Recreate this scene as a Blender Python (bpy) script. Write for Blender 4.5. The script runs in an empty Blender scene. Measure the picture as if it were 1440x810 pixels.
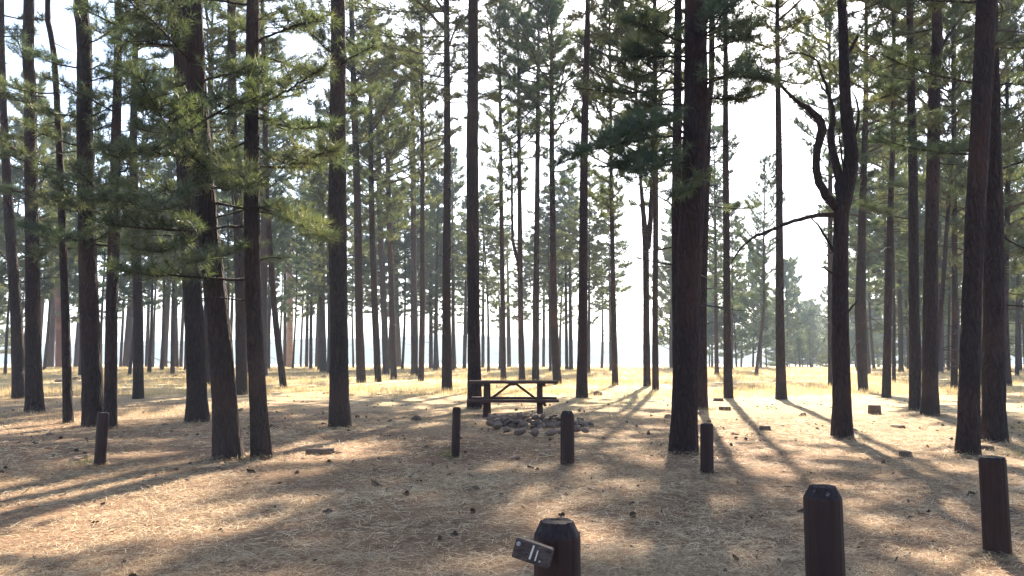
import bpy, math, random
import numpy as np
from mathutils import Vector, Matrix, Quaternion

PI = math.pi
rng = np.random.default_rng(11)
random.seed(11)
scene = bpy.context.scene
COL = scene.collection

# ------------------------------------------------------------------ camera model
F = 1130.0                      # focal length in photo pixels (1440 wide)
CAMH = 1.45
HORIZON = 500.0
PITCH = math.atan((HORIZON - 405.0) / F)
CP, SP = math.cos(PITCH), math.sin(PITCH)


def ray(px, py):
    x = (px - 720.0) / F
    v = (405.0 - py) / F
    return np.array([x, CP - v * SP, SP + v * CP])


def snoise(x, y, seed=0.0):
    """cheap smooth 2-D noise, about -1..1, wavelength about 6"""
    return (np.sin(x * 1.03 + 1.7 * np.sin(y * 0.71 + seed) + seed * 1.3)
            + np.sin(y * 1.19 + 1.5 * np.sin(x * 0.83 + seed * 2.1) + 0.7)
            + 0.6 * np.sin(x * 1.9 - y * 1.55 + 1.2 * np.sin(x * 0.47 + y * .9) + seed * 3.3)
            + 0.5 * np.sin(x * -1.3 + y * 2.6 + seed * .7)) / 3.1


def gz(x, y):
    x = np.asarray(x, float)
    y = np.asarray(y, float)
    z = 0.035 * snoise(x * 0.55, y * 0.55, 1.0) + 0.018 * snoise(x * 2.1, y * 2.1, 4.0)
    z = z * np.clip((y - 1.0) / 3.0, 0.2, 1)
    far = np.clip(y - 96.0, 0, None)
    z = z - 5.5 * (1 - np.exp(-(far / 130.0) ** 1.6)) * (far > 0)
    return z


def ground_at(px, py):
    d = ray(px, py)
    t = -CAMH / d[2]
    for _ in range(4):
        x, y = d[0] * t, d[1] * t
        t = (float(gz(x, y)) - CAMH) / d[2]
    return d[0] * t, d[1] * t


def at_depth(px, py, Y):
    d = ray(px, py)
    t = Y / d[1]
    return d[0] * t, CAMH + d[2] * t


# ------------------------------------------------------------------ mesh builder
class MB:
    def __init__(self):
        self.v, self.f, self.m, self.n = [], [], [], 0
        self.tone = []

    def add(self, v, f, mat=0, tone=0.5):
        v = np.asarray(v, np.float32).reshape(-1, 3)
        f = np.asarray(f, np.int32)
        self.v.append(v)
        self.f.append(f + self.n)
        self.m.append(np.full(len(f), mat, np.int32))
        t = np.asarray(tone, np.float32)
        self.tone.append(np.full(len(f), float(t), np.float32) if t.ndim == 0 else t)
        self.n += len(v)

    def mesh(self, name, mats, smooth=False):
        me = bpy.data.meshes.new(name)
        V = np.concatenate(self.v)
        me.vertices.add(len(V))
        me.vertices.foreach_set('co', V.ravel())
        loops = np.concatenate([f.ravel() for f in self.f])
        counts = np.concatenate([np.full(len(f), f.shape[1], np.int32) for f in self.f])
        starts = np.concatenate([[0], np.cumsum(counts)[:-1]]).astype(np.int32)
        me.loops.add(len(loops))
        me.loops.foreach_set('vertex_index', loops)
        me.polygons.add(len(counts))
        me.polygons.foreach_set('loop_start', starts)
        me.polygons.foreach_set('material_index', np.concatenate(self.m))
        a = me.attributes.new('tone', 'FLOAT', 'FACE')
        a.data.foreach_set('value', np.concatenate(self.tone))
        for m in (mats if isinstance(mats, (list, tuple)) else [mats]):
            me.materials.append(m)
        me.update(calc_edges=True)
        me.validate()
        me.polygons.foreach_set('use_smooth', [bool(smooth)] * len(me.polygons))
        return me

    def build(self, name, mats, parent=None, smooth=False):
        o = bpy.data.objects.new(name, self.mesh(name, mats, smooth))
        COL.objects.link(o)
        o.parent = parent
        return o


def tube(mb, P, R, sides=8, mat=0, bark=0.0, seed=0.0, caps=True, flare=None, tone=.5):
    P = np.asarray(P, float)
    R = np.asarray(R, float)
    n = len(P)
    T = np.gradient(P, axis=0)
    T /= np.linalg.norm(T, axis=1)[:, None] + 1e-9
    mean = T.mean(0)
    ref = np.array([0, 1, 0.0]) if abs(mean[1]) < 0.8 else np.array([1.0, 0, 0])
    A = np.cross(np.repeat(ref[None], n, 0), T)
    A /= np.linalg.norm(A, axis=1)[:, None] + 1e-9
    B = np.cross(T, A)
    th = np.linspace(0, 2 * PI, sides, endpoint=False)
    rr = np.repeat(R[:, None], sides, 1)
    if bark > 0:
        s = np.concatenate([[0], np.cumsum(np.linalg.norm(np.diff(P, axis=0), axis=1))])[:, None]
        thg = th[None, :]
        k = max(5, int(sides / 4.2))
        w = 0.9 * np.sin(2.3 * s + seed) + 0.6 * np.sin(5.1 * s + 2 * thg + seed * 2) + .4 * np.sin(11 * s + 3 * thg)
        ridge = np.abs(np.sin(k * thg / 1.0 * 0.5 * 2 / 2 + w)) ** 0.55
        lump = 0.35 * np.sin(2 * thg + 0.9 * s + seed) + .3 * np.sin(3 * thg - 0.6 * s + seed * 1.7)
        blk = np.sign(np.sin(9.0 * s + 4 * np.sin(2 * thg + seed) + 2.2 * thg)) * .25
        rr = rr * (1 + bark * (ridge - 0.6) + bark * .5 * lump + bark * .5 * blk)
        if flare:
            fl = flare * np.exp(-s / 0.28) * (1 + .45 * np.sin(5 * thg + seed * 3) + .25 * np.sin(3 * thg + seed))
            rr = rr * (1 + fl)
    V = P[:, None, :] + rr[..., None] * (np.cos(th)[None, :, None] * A[:, None, :] + np.sin(th)[None, :, None] * B[:, None, :])
    i = np.arange(n - 1)[:, None] * sides
    j = np.arange(sides)[None, :]
    j2 = (j + 1) % sides
    f = np.stack([i + j, i + j2, i + sides + j2, i + sides + j], -1).reshape(-1, 4)
    base = mb.n
    mb.add(V.reshape(-1, 3), f, mat, tone)
    if caps:
        for ring, flip in ((0, True), (n - 1, False)):
            c = P[ring]
            v = np.concatenate([V[ring], c[None]])
            idx = np.arange(sides)
            ff = np.stack([idx, (idx + 1) % sides, np.full(sides, sides)], -1)
            if flip:
                ff = ff[:, ::-1]
            mb.add(v, ff, mat, tone)


def rotm(rx, ry, rz):
    return np.array((Matrix.Rotation(rz, 3, 'Z') @ Matrix.Rotation(ry, 3, 'Y') @ Matrix.Rotation(rx, 3, 'X')))


def box(mb, c, s, rot=None, mat=0, bev=0.0, tone=.5):
    """box with chamfered edges"""
    hx, hy, hz = [a / 2 for a in s]
    b = min(bev, hx * .9, hy * .9, hz * .9)
    import itertools
    if b <= 0:
        b = 1e-4
    V, key = [], {}
    for sx, sy, sz in itertools.product((-1, 1), repeat=3):
        for ax in range(3):
            p = [sx * (hx - (b if ax != 0 else 0)), sy * (hy - (b if ax != 1 else 0)), sz * (hz - (b if ax != 2 else 0))]
            key[(sx, sy, sz, ax)] = len(V)
            V.append(p)
    V = np.array(V)
    quads, tris = [], []
    for ax in range(3):
        o = [a for a in range(3) if a != ax]
        for sg in (-1, 1):
            q = []
            for a, c2 in ((-1, -1), (1, -1), (1, 1), (-1, 1)):
                s3 = [0, 0, 0]
                s3[ax] = sg
                s3[o[0]] = a
                s3[o[1]] = c2
                q.append(key[(*s3, ax)])
            quads.append(q)
        for a in (-1, 1):
            for c2 in (-1, 1):
                s0 = [0, 0, 0]
                s0[ax] = -1
                s0[o[0]] = a
                s0[o[1]] = c2
                s1 = list(s0)
                s1[ax] = 1
                quads.append([key[(*s0, o[0])], key[(*s1, o[0])], key[(*s1, o[1])], key[(*s0, o[1])]])
    for sx, sy, sz in itertools.product((-1, 1), repeat=3):
        tris.append([key[(sx, sy, sz, 0)], key[(sx, sy, sz, 1)], key[(sx, sy, sz, 2)]])

    def orient(faces):
        out = []
        for f in faces:
            p = V[f]
            nrm = np.cross(p[1] - p[0], p[2] - p[0])
            out.append(f if nrm @ p.mean(0) > 0 else f[::-1])
        return np.array(out)
    quads, tris = orient(quads), orient(tris)
    W = V if rot is None else V @ np.asarray(rot).T
    W = W + np.array(c)
    n0 = mb.n
    mb.add(W, quads, mat, tone)
    mb.n -= len(W)
    mb.v.pop()
    mb.v.append(W.astype(np.float32))
    mb.f.append(tris.astype(np.int32) + n0)
    mb.m.append(np.full(len(tris), mat, np.int32))
    mb.tone.append(np.full(len(tris), tone, np.float32))
    mb.n = n0 + len(W)


def needles(mb, P, D, r, n, w, mat=1, spread=0.9, rg=None):
    """pine-needle tufts: P centres, D twig directions; n needles each, one thin triangle per needle"""
    rg = rg or rng
    P = np.asarray(P, float)
    D = np.asarray(D, float)
    k = len(P)
    r = np.broadcast_to(np.asarray(r, float), (k,))
    rnd = rg.normal(size=(k, n, 3))
    rnd /= np.linalg.norm(rnd, axis=2)[..., None]
    d = D[:, None, :] * (1 - spread * .45) + rnd * spread
    d[..., 2] += 0.12
    d /= np.linalg.norm(d, axis=2)[..., None]
    L = r[:, None] * rg.uniform(.65, 1.1, (k, n))
    start = P[:, None, :] - D[:, None, :] * (rg.uniform(0, .9, (k, n)) * r[:, None])[..., None]
    side = np.cross(d, rg.normal(size=(k, n, 3)))
    side /= np.linalg.norm(side, axis=2)[..., None] + 1e-9
    hw = w * .5
    a = start + side * hw
    b = start - side * hw
    c = start + d * L[..., None]
    V = np.stack([a, b, c], 2).reshape(-1, 3)
    f = np.arange(k * n * 3).reshape(-1, 3)
    tone = np.repeat(rg.uniform(0, 1, k), n) * .7 + rg.uniform(0, .3, k * n)
    mb.add(V, f, mat, tone)


def curve_pts(p0, d0, length, up, nseg, rg, wob=.12):
    """a limb starting at p0 along d0, bending up/down and wobbling"""
    P = [np.array(p0, float)]
    d = np.array(d0, float)
    st = length / nseg
    for i in range(nseg):
        d = d + np.array([rg.normal() * wob, rg.normal() * wob, rg.normal() * wob * .6 + up / nseg])
        d /= np.linalg.norm(d)
        P.append(P[-1] + d * st)
    return np.array(P)


def foliate(mb, P, r0, rg, tuft_r, tuft_n, tuft_w, twigs, twig_len, start=.3, mat_b=0, mat_n=1, sub=2, twig_geo=True):
    """side twigs with needle tufts along a limb polyline"""
    seg = np.linalg.norm(np.diff(P, axis=0), axis=1)
    s = np.concatenate([[0], np.cumsum(seg)])
    Lt = s[-1]
    TP, TD = [], []
    for i in range(twigs):
        u = start + (1 - start) * ((i + rg.uniform(0, .8)) / twigs)
        q = np.array([np.interp(u * Lt, s, P[:, a]) for a in range(3)])
        q2 = np.array([np.interp(min(1, u + .05) * Lt, s, P[:, a]) for a in range(3)])
        t = q2 - q
        nn = np.linalg.norm(t)
        t = t / nn if nn > 1e-6 else (P[-1] - P[-2]) / (np.linalg.norm(P[-1] - P[-2]) + 1e-9)
        side = np.cross(t, [0, 0, 1.0])
        side /= np.linalg.norm(side) + 1e-9
        sg = 1 if i % 2 else -1
        d = t * rg.uniform(.4, 1.0) + side * sg * rg.uniform(.5, 1.1) + np.array([0, 0, rg.uniform(-.25, .5)])
        d /= np.linalg.norm(d)
        l = twig_len * rg.uniform(.5, 1.15) * (1.15 - .6 * u)
        Q = curve_pts(q, d, l, .35, 3, rg, .15)
        if twig_geo:
            tube(mb, Q, np.linspace(r0 * .3, r0 * .1, 4), 3, mat_b, caps=False)
        for a in range(sub):
            uu = 1 - a * rg.uniform(.28, .5)
            if uu <= .1:
                continue
            k = min(2.999, uu * 3)
            ii = int(k) if k < 3 else 2
            pp = Q[ii] + (Q[ii + 1] - Q[ii]) * (k - ii)
            dd = (Q[ii + 1] - Q[ii])
            dd = dd / np.linalg.norm(dd)
            if a > 0:
                dd = dd + rg.normal(size=3) * .6
                dd /= np.linalg.norm(dd)
                pp = pp + dd * tuft_r * .6
            TP.append(pp)
            TD.append(dd)
    TP.append(P[-1])
    TD.append((P[-1] - P[-2]) / np.linalg.norm(P[-1] - P[-2]))
    TP = np.array(TP)
    needles(mb, TP, np.array(TD), tuft_r * rg.uniform(.75, 1.2, len(TP)), tuft_n, tuft_w, mat_n, rg=rg)


# ------------------------------------------------------------------ materials
def new_mat(name):
    m = bpy.data.materials.new(name)
    m.use_nodes = True
    nt = m.node_tree
    for n in list(nt.nodes):
        nt.nodes.remove(n)
    out = nt.nodes.new('ShaderNodeOutputMaterial')
    return m, nt, out


def N(nt, kind, **kw):
    n = nt.nodes.new(kind)
    for k, v in kw.items():
        if k.startswith('i_'):
            n.inputs[k[2:].replace('_', ' ')].default_value = v
        else:
            setattr(n, k, v)
    return n


def ramp(nt, stops):
    r = nt.nodes.new('ShaderNodeValToRGB')
    cr = r.color_ramp
    while len(cr.elements) < len(stops):
        cr.elements.new(.5)
    for e, (p, c) in zip(cr.elements, stops):
        e.position = p
        e.color = (*c, 1) if len(c) == 3 else c
    return r


def bark_mat(name, dark, mid, red, scale=1.0, bump=.6):
    m, nt, out = new_mat(name)
    L = nt.links.new
    tc = N(nt, 'ShaderNodeTexCoord')
    oi = N(nt, 'ShaderNodeObjectInfo')
    mp = N(nt, 'ShaderNodeMapping')
    mp.inputs['Scale'].default_value = (8.5 * scale, 8.5 * scale, 1.9 * scale)
    add = N(nt, 'ShaderNodeVectorMath', operation='ADD')
    sc = N(nt, 'ShaderNodeVectorMath', operation='SCALE')
    cmb = N(nt, 'ShaderNodeCombineXYZ')
    L(oi.outputs['Random'], cmb.inputs[0])
    L(oi.outputs['Random'], cmb.inputs[1])
    sc.inputs['Scale'].default_value = 37
    L(cmb.outputs[0], sc.inputs[0])
    L(tc.outputs['Object'], add.inputs[0])
    L(sc.outputs[0], add.inputs[1])
    n0 = N(nt, 'ShaderNodeTexNoise', i_Scale=2.5, i_Detail=2)
    L(add.outputs[0], n0.inputs['Vector'])
    wrp = N(nt, 'ShaderNodeVectorMath', operation='SCALE')
    wrp.inputs['Scale'].default_value = .22
    L(n0.outputs['Color'], wrp.inputs[0])
    ad2 = N(nt, 'ShaderNodeVectorMath', operation='ADD')
    L(add.outputs[0], ad2.inputs[0])
    L(wrp.outputs[0], ad2.inputs[1])
    L(ad2.outputs[0], mp.inputs['Vector'])
    vo = N(nt, 'ShaderNodeTexVoronoi', feature='DISTANCE_TO_EDGE', i_Scale=1.6)
    L(mp.outputs[0], vo.inputs['Vector'])
    nz = N(nt, 'ShaderNodeTexNoise', i_Scale=4.5, i_Detail=5, i_Roughness=.7)
    L(mp.outputs[0], nz.inputs['Vector'])
    nb = N(nt, 'ShaderNodeTexNoise', i_Scale=.8, i_Detail=3)
    L(add.outputs[0], nb.inputs['Vector'])
    cr = ramp(nt, [(0, tuple(.45 * a + .55 * b for a, b in zip(dark, mid))), (.16, mid), (.5, mid), (1, red)])
    mul = N(nt, 'ShaderNodeMath', operation='MULTIPLY')
    L(vo.outputs['Distance'], mul.inputs[0])
    mul.inputs[1].default_value = 1.3
    L(mul.outputs[0], cr.inputs[0])
    cr2 = ramp(nt, [(.3, (.45, .45, .5)), (.7, (1.35, 1.25, 1.2))])
    L(nz.outputs['Fac'], cr2.inputs[0])
    mx = N(nt, 'ShaderNodeMix', data_type='RGBA', blend_type='MULTIPLY')
    mx.inputs['Factor'].default_value = 1
    L(cr.outputs[0], mx.inputs['A'])
    L(cr2.outputs[0], mx.inputs['B'])
    mx2 = N(nt, 'ShaderNodeMix', data_type='RGBA')
    cr3 = ramp(nt, [(.5, (0, 0, 0)), (.72, (.6, .6, .6))])
    L(nb.outputs['Fac'], cr3.inputs[0])
    L(cr3.outputs[0], mx2.inputs['Factor'])
    L(mx.outputs['Result'], mx2.inputs['A'])
    mx2.inputs['B'].default_value = (*red, 1)
    bs = N(nt, 'ShaderNodeBsdfPrincipled')
    bs.inputs['Roughness'].default_value = .92
    bs.inputs['Specular IOR Level'].default_value = .2
    L(mx2.outputs['Result'], bs.inputs['Base Color'])
    sm = N(nt, 'ShaderNodeMath', operation='MINIMUM')
    L(vo.outputs['Distance'], sm.inputs[0])
    sm.inputs[1].default_value = .3
    ad = N(nt, 'ShaderNodeMath', operation='MULTIPLY_ADD')
    L(nz.outputs['Fac'], ad.inputs[0])
    ad.inputs[1].default_value = .25
    L(sm.outputs[0], ad.inputs[2])
    bp = N(nt, 'ShaderNodeBump')
    bp.inputs['Strength'].default_value = bump
    bp.inputs['Distance'].default_value = .08
    L(ad.outputs[0], bp.inputs['Height'])
    L(bp.outputs[0], bs.inputs['Normal'])
    L(bs.outputs[0], out.inputs[0])
    return m


def leaf_mat(name, c0, c1, c2, trans=.45):
    m, nt, out = new_mat(name)
    L = nt.links.new
    at = N(nt, 'ShaderNodeAttribute', attribute_name='tone')
    cr = ramp(nt, [(0, c0), (.55, c1), (1, c2)])
    L(at.outputs['Fac'], cr.inputs[0])
    oi = N(nt, 'ShaderNodeObjectInfo')
    hs = N(nt, 'ShaderNodeHueSaturation', i_Saturation=.86)
    mr = N(nt, 'ShaderNodeMapRange')
    mr.inputs['To Min'].default_value = .487
    mr.inputs['To Max'].default_value = .512
    L(oi.outputs['Random'], mr.inputs['Value'])
    L(mr.outputs[0], hs.inputs['Hue'])
    L(cr.outputs[0], hs.inputs['Color'])
    df = N(nt, 'ShaderNodeBsdfDiffuse')
    tr = N(nt, 'ShaderNodeBsdfTranslucent')
    gl = N(nt, 'ShaderNodeBsdfGlossy')
    gl.inputs['Roughness'].default_value = .45
    gl.inputs['Color'].default_value = (.7, .7, .7, 1)
    L(hs.outputs[0], df.inputs['Color'])
    br = N(nt, 'ShaderNodeMix', data_type='RGBA', blend_type='MULTIPLY')
    br.inputs['Factor'].default_value = 1
    br.inputs['B'].default_value = (1.8, 1.7, 1.05, 1)
    L(hs.outputs[0], br.inputs['A'])
    L(br.outputs['Result'], tr.inputs['Color'])
    m1 = N(nt, 'ShaderNodeMixShader')
    m1.inputs[0].default_value = trans
    L(df.outputs[0], m1.inputs[1])
    L(tr.outputs[0], m1.inputs[2])
    m2 = N(nt, 'ShaderNodeMixShader')
    m2.inputs[0].default_value = .07
    L(m1.outputs[0], m2.inputs[1])
    L(gl.outputs[0], m2.inputs[2])
    L(m2.outputs[0], out.inputs[0])
    return m


def tone_mat(name, stops, rough=.8, trans=0.0, spec=.3):
    m, nt, out = new_mat(name)
    L = nt.links.new
    at = N(nt, 'ShaderNodeAttribute', attribute_name='tone')
    cr = ramp(nt, stops)
    L(at.outputs['Fac'], cr.inputs[0])
    bs = N(nt, 'ShaderNodeBsdfPrincipled')
    bs.inputs['Roughness'].default_value = rough
    bs.inputs['Specular IOR Level'].default_value = spec
    L(cr.outputs[0], bs.inputs['Base Color'])
    last = bs
    if trans > 0:
        tr = N(nt, 'ShaderNodeBsdfTranslucent')
        L(cr.outputs[0], tr.inputs['Color'])
        mx = N(nt, 'ShaderNodeMixShader')
        mx.inputs[0].default_value = trans
        L(bs.outputs[0], mx.inputs[1])
        L(tr.outputs[0], mx.inputs[2])
        last = mx
    L(last.outputs[0], out.inputs[0])
    return m


def wood_mat(name, c0, c1, axis=2, rough=.65, scale=1.0, bump=.3, wear=None):
    m, nt, out = new_mat(name)
    L = nt.links.new
    tc = N(nt, 'ShaderNodeTexCoord')
    mp = N(nt, 'ShaderNodeMapping')
    s = [22 * scale] * 3
    s[axis] = 1.6 * scale
    mp.inputs['Scale'].default_value = s
    L(tc.outputs['Object'], mp.inputs['Vector'])
    nz = N(nt, 'ShaderNodeTexNoise', i_Scale=2.2, i_Detail=6, i_Roughness=.65)
    L(mp.outputs[0], nz.inputs['Vector'])
    cr = ramp(nt, [(.3, c0), (.7, c1)])
    L(nz.outputs['Fac'], cr.inputs[0])
    bs = N(nt, 'ShaderNodeBsdfPrincipled')
    bs.inputs['Roughness'].default_value = rough
    bs.inputs['Specular IOR Level'].default_value = .22
    src = cr.outputs[0]
    if wear:
        n2 = N(nt, 'ShaderNodeTexNoise', i_Scale=26, i_Detail=4)
        L(tc.outputs['Object'], n2.inputs['Vector'])
        c3 = ramp(nt, [(.66, (0, 0, 0)), (.74, (.7, .7, .7))])
        L(n2.outputs['Fac'], c3.inputs[0])
        mx = N(nt, 'ShaderNodeMix', data_type='RGBA')
        L(c3.outputs[0], mx.inputs['Factor'])
        L(src, mx.inputs['A'])
        mx.inputs['B'].default_value = (*wear, 1)
        src = mx.outputs['Result']
    L(src, bs.inputs['Base Color'])
    bp = N(nt, 'ShaderNodeBump')
    bp.inputs['Strength'].default_value = bump
    bp.inputs['Distance'].default_value = .01
    L(nz.outputs['Fac'], bp.inputs['Height'])
    L(bp.outputs[0], bs.inputs['Normal'])
    L(bs.outputs[0], out.inputs[0])
    return m


def rock_mat(name, c0, c1):
    m, nt, out = new_mat(name)
    L = nt.links.new
    tc = N(nt, 'ShaderNodeTexCoord')
    oi = N(nt, 'ShaderNodeObjectInfo')
    nz = N(nt, 'ShaderNodeTexNoise', i_Scale=9, i_Detail=7, i_Roughness=.7)
    L(tc.outputs['Object'], nz.inputs['Vector'])
    cr = ramp(nt, [(.3, c0), (.72, c1)])
    L(nz.outputs['Fac'], cr.inputs[0])
    hs = N(nt, 'ShaderNodeHueSaturation')
    mr = N(nt, 'ShaderNodeMapRange')
    mr.inputs['To Min'].default_value = .55
    mr.inputs['To Max'].default_value = 1.35
    L(oi.outputs['Random'], mr.inputs['Value'])
    L(mr.outputs[0], hs.inputs['Value'])
    L(cr.outputs[0], hs.inputs['Color'])
    bs = N(nt, 'ShaderNodeBsdfPrincipled')
    bs.inputs['Roughness'].default_value = .9
    L(hs.outputs[0], bs.inputs['Base Color'])
    bp = N(nt, 'ShaderNodeBump')
    bp.inputs['Strength'].default_value = .6
    bp.inputs['Distance'].default_value = .03
    L(nz.outputs['Fac'], bp.inputs['Height'])
    L(bp.outputs[0], bs.inputs['Normal'])
    L(bs.outputs[0], out.inputs[0])
    return m


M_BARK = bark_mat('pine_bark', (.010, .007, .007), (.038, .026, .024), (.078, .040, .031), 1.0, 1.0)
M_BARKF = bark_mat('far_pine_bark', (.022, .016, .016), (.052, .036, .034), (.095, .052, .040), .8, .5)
M_BARKRED = bark_mat('red_pine_bark', (.06, .03, .025), (.20, .10, .075), (.32, .16, .11), .8, .5)
M_BARKPALE = bark_mat('pale_pine_bark', (.15, .11, .09), (.38, .27, .21), (.5, .34, .26), .8, .4)  # sunlight on one far trunk, put into a lighter bark colour
M_TWIG = tone_mat('twig_bark', [(0, (.05, .036, .03)), (1, (.07, .05, .04))], .9)
M_LEAF = leaf_mat('pine_needles', (.028, .046, .022), (.060, .086, .036), (.135, .155, .066), .46)
M_LEAFY = leaf_mat('olive_pine_needles', (.036, .056, .024), (.075, .098, .038), (.165, .17, .068), .42)
M_LEAFB = leaf_mat('bluish_pine_needles', (.024, .046, .027), (.046, .078, .040), (.09, .125, .058), .42)
M_DUFF = tone_mat('fallen_needles', [(0, (.10, .054, .035)), (.25, (.34, .21, .13)), (.6, (.62, .47, .28)), (1, (.86, .72, .48))], .75, .15)
M_GRASS = tone_mat('dry_grass_blades', [(0, (.34, .24, .11)), (.5, (.60, .45, .22)), (1, (.78, .64, .38))], .8, .35)
M_GRASSG = tone_mat('green_grass_blades', [(0, (.10, .13, .04)), (1, (.30, .28, .10))], .8, .35)
M_POST = wood_mat('brown_post_paint', (.020, .0095, .009), (.037, .0165, .014), 2, .6, 1, .35)
M_POSTTOP = wood_mat('weathered_post_top', (.014, .009, .010), (.036, .025, .027), 2, .85, 1.5, .4, wear=(.2, .19, .2))
M_TABLE = wood_mat('brown_table_wood', (.040, .020, .017), (.085, .045, .037), 0, .8, 1, .3)
M_BLOCK = wood_mat('grey_weathered_wood', (.022, .016, .016), (.11, .08, .075), 0, .8, 2.2, .8, wear=(.28, .24, .22))
M_CARVE = tone_mat('pale_carved_stroke', [(0, (.55, .5, .47)), (1, (.6, .55, .5))], .8)
M_METAL = tone_mat('old_bolt', [(0, (.25, .24, .24)), (1, (.3, .3, .3))], .4)
M_ROCK = rock_mat('basalt_stone', (.055, .036, .029), (.27, .18, .135))
M_STUMP = wood_mat('weathered_stump_wood', (.07, .045, .035), (.17, .115, .085), 2, .9, .8, .9)
M_CUT = wood_mat('cut_wood_face', (.16, .11, .08), (.32, .23, .16), 2, .9, .8, .3)
M_CONE = tone_mat('pine_cone_scales', [(0, (.035, .02, .015)), (1, (.10, .06, .04))], .85)


def ground_mat():
    m, nt, out = new_mat('needle_litter_ground')
    L = nt.links.new
    tc = N(nt, 'ShaderNodeTexCoord')
    sep = N(nt, 'ShaderNodeSeparateXYZ')
    L(tc.outputs['Object'], sep.inputs[0])
    # streaky fine litter
    def streak(rot, sc):
        mp = N(nt, 'ShaderNodeMapping')
        mp.inputs['Rotation'].default_value = (0, 0, rot)
        mp.inputs['Scale'].default_value = (sc, sc * 7, 1)
        L(tc.outputs['Object'], mp.inputs['Vector'])
        n = N(nt, 'ShaderNodeTexNoise', i_Scale=4.0, i_Detail=3, i_Roughness=.7, i_Distortion=.8)
        L(mp.outputs[0], n.inputs['Vector'])
        return n.outputs['Fac']
    s1, s2, s3 = streak(.5, 4), streak(2.2, 5), streak(-.7, 3)
    mxa = N(nt, 'ShaderNodeMath', operation='MAXIMUM')
    L(s1, mxa.inputs[0]); L(s2, mxa.inputs[1])
    mxb = N(nt, 'ShaderNodeMath', operation='MAXIMUM')
    L(mxa.outputs[0], mxb.inputs[0]); L(s3, mxb.inputs[1])
    duff = ramp(nt, [(.46, (.08, .042, .032)), (.56, (.25, .155, .10)), (.66, (.46, .33, .21)), (.8, (.66, .53, .36))])
    L(mxb.outputs[0], duff.inputs[0])
    # big patches of tone
    nb = N(nt, 'ShaderNodeTexNoise', i_Scale=.45, i_Detail=5, i_Roughness=.6)
    L(tc.outputs['Object'], nb.inputs['Vector'])
    pr = ramp(nt, [(.35, (.72, .67, .63)), (.6, (1.12, 1.06, .96))])
    L(nb.outputs['Fac'], pr.inputs[0])
    mu = N(nt, 'ShaderNodeMix', data_type='RGBA', blend_type='MULTIPLY')
    mu.inputs['Factor'].default_value = 1
    L(duff.outputs[0], mu.inputs['A']); L(pr.outputs[0], mu.inputs['B'])
    # golden grass ground further out
    ng = N(nt, 'ShaderNodeTexNoise', i_Scale=1.7, i_Detail=8, i_Roughness=.75)
    L(tc.outputs['Object'], ng.inputs['Vector'])
    gr = ramp(nt, [(.3, (.18, .12, .07)), (.5, (.46, .34, .19)), (.7, (.66, .53, .32))])
    L(ng.outputs['Fac'], gr.inputs[0])
    nm = N(nt, 'ShaderNodeTexNoise', i_Scale=.22, i_Detail=4)
    L(tc.outputs['Object'], nm.inputs['Vector'])
    ma = N(nt, 'ShaderNodeMath', operation='MULTIPLY_ADD')
    L(nm.outputs['Fac'], ma.inputs[0]); ma.inputs[1].default_value = 26
    mxx = N(nt, 'ShaderNodeMath', operation='MULTIPLY_ADD')
    L(sep.outputs['X'], mxx.inputs[0]); mxx.inputs[1].default_value = .55; L(sep.outputs['Y'], mxx.inputs[2])
    L(mxx.outputs[0], ma.inputs[2])
    mr = N(nt, 'ShaderNodeMapRange')
    mr.inputs['From Min'].default_value = 25
    mr.inputs['From Max'].default_value = 42
    L(ma.outputs[0], mr.inputs['Value'])
    mg = N(nt, 'ShaderNodeMix', data_type='RGBA')
    L(mr.outputs[0], mg.inputs['Factor']); L(mu.outputs['Result'], mg.inputs['A']); L(gr.outputs[0], mg.inputs['B'])
    bs = N(nt, 'ShaderNodeBsdfPrincipled')
    bs.inputs['Roughness'].default_value = .95
    bs.inputs['Specular IOR Level'].default_value = .15
    L(mg.outputs['Result'], bs.inputs['Base Color'])
    nf = N(nt, 'ShaderNodeTexNoise', i_Scale=9, i_Detail=6, i_Roughness=.7)
    L(tc.outputs['Object'], nf.inputs['Vector'])
    ad = N(nt, 'ShaderNodeMath', operation='ADD')
    L(nf.outputs['Fac'], ad.inputs[0]); L(mxb.outputs[0], ad.inputs[1])
    bp = N(nt, 'ShaderNodeBump')
    bp.inputs['Strength'].default_value = .75
    bp.inputs['Distance'].default_value = .045
    L(ad.outputs[0], bp.inputs['Height'])
    L(bp.outputs[0], bs.inputs['Normal'])
    L(bs.outputs[0], out.inputs[0])
    return m


# ------------------------------------------------------------------ tags
def tag(o, label=None, cat=None, group=None, kind=None):
    if label: o['label'] = label
    if cat: o['category'] = cat
    if group: o['group'] = group
    if kind: o['kind'] = kind
    return o


def empty(name, loc, rz=0.0):
    o = bpy.data.objects.new(name, None)
    COL.objects.link(o)
    o.empty_display_size = .2
    o.location = loc
    o.rotation_euler = (0, 0, rz)
    return o


# ------------------------------------------------------------------ ground
def axis_pts(lo_dense, hi_dense, step, lo, hi, g):
    a = list(np.arange(lo_dense, hi_dense + 1e-6, step))
    s = step
    while a[-1] < hi:
        s *= g
        a.append(a[-1] + s)
    s = step
    b = [a[0]]
    while b[-1] > lo:
        s *= g
        b.append(b[-1] - s)
    return np.array(b[::-1][:-1] + a)


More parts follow.
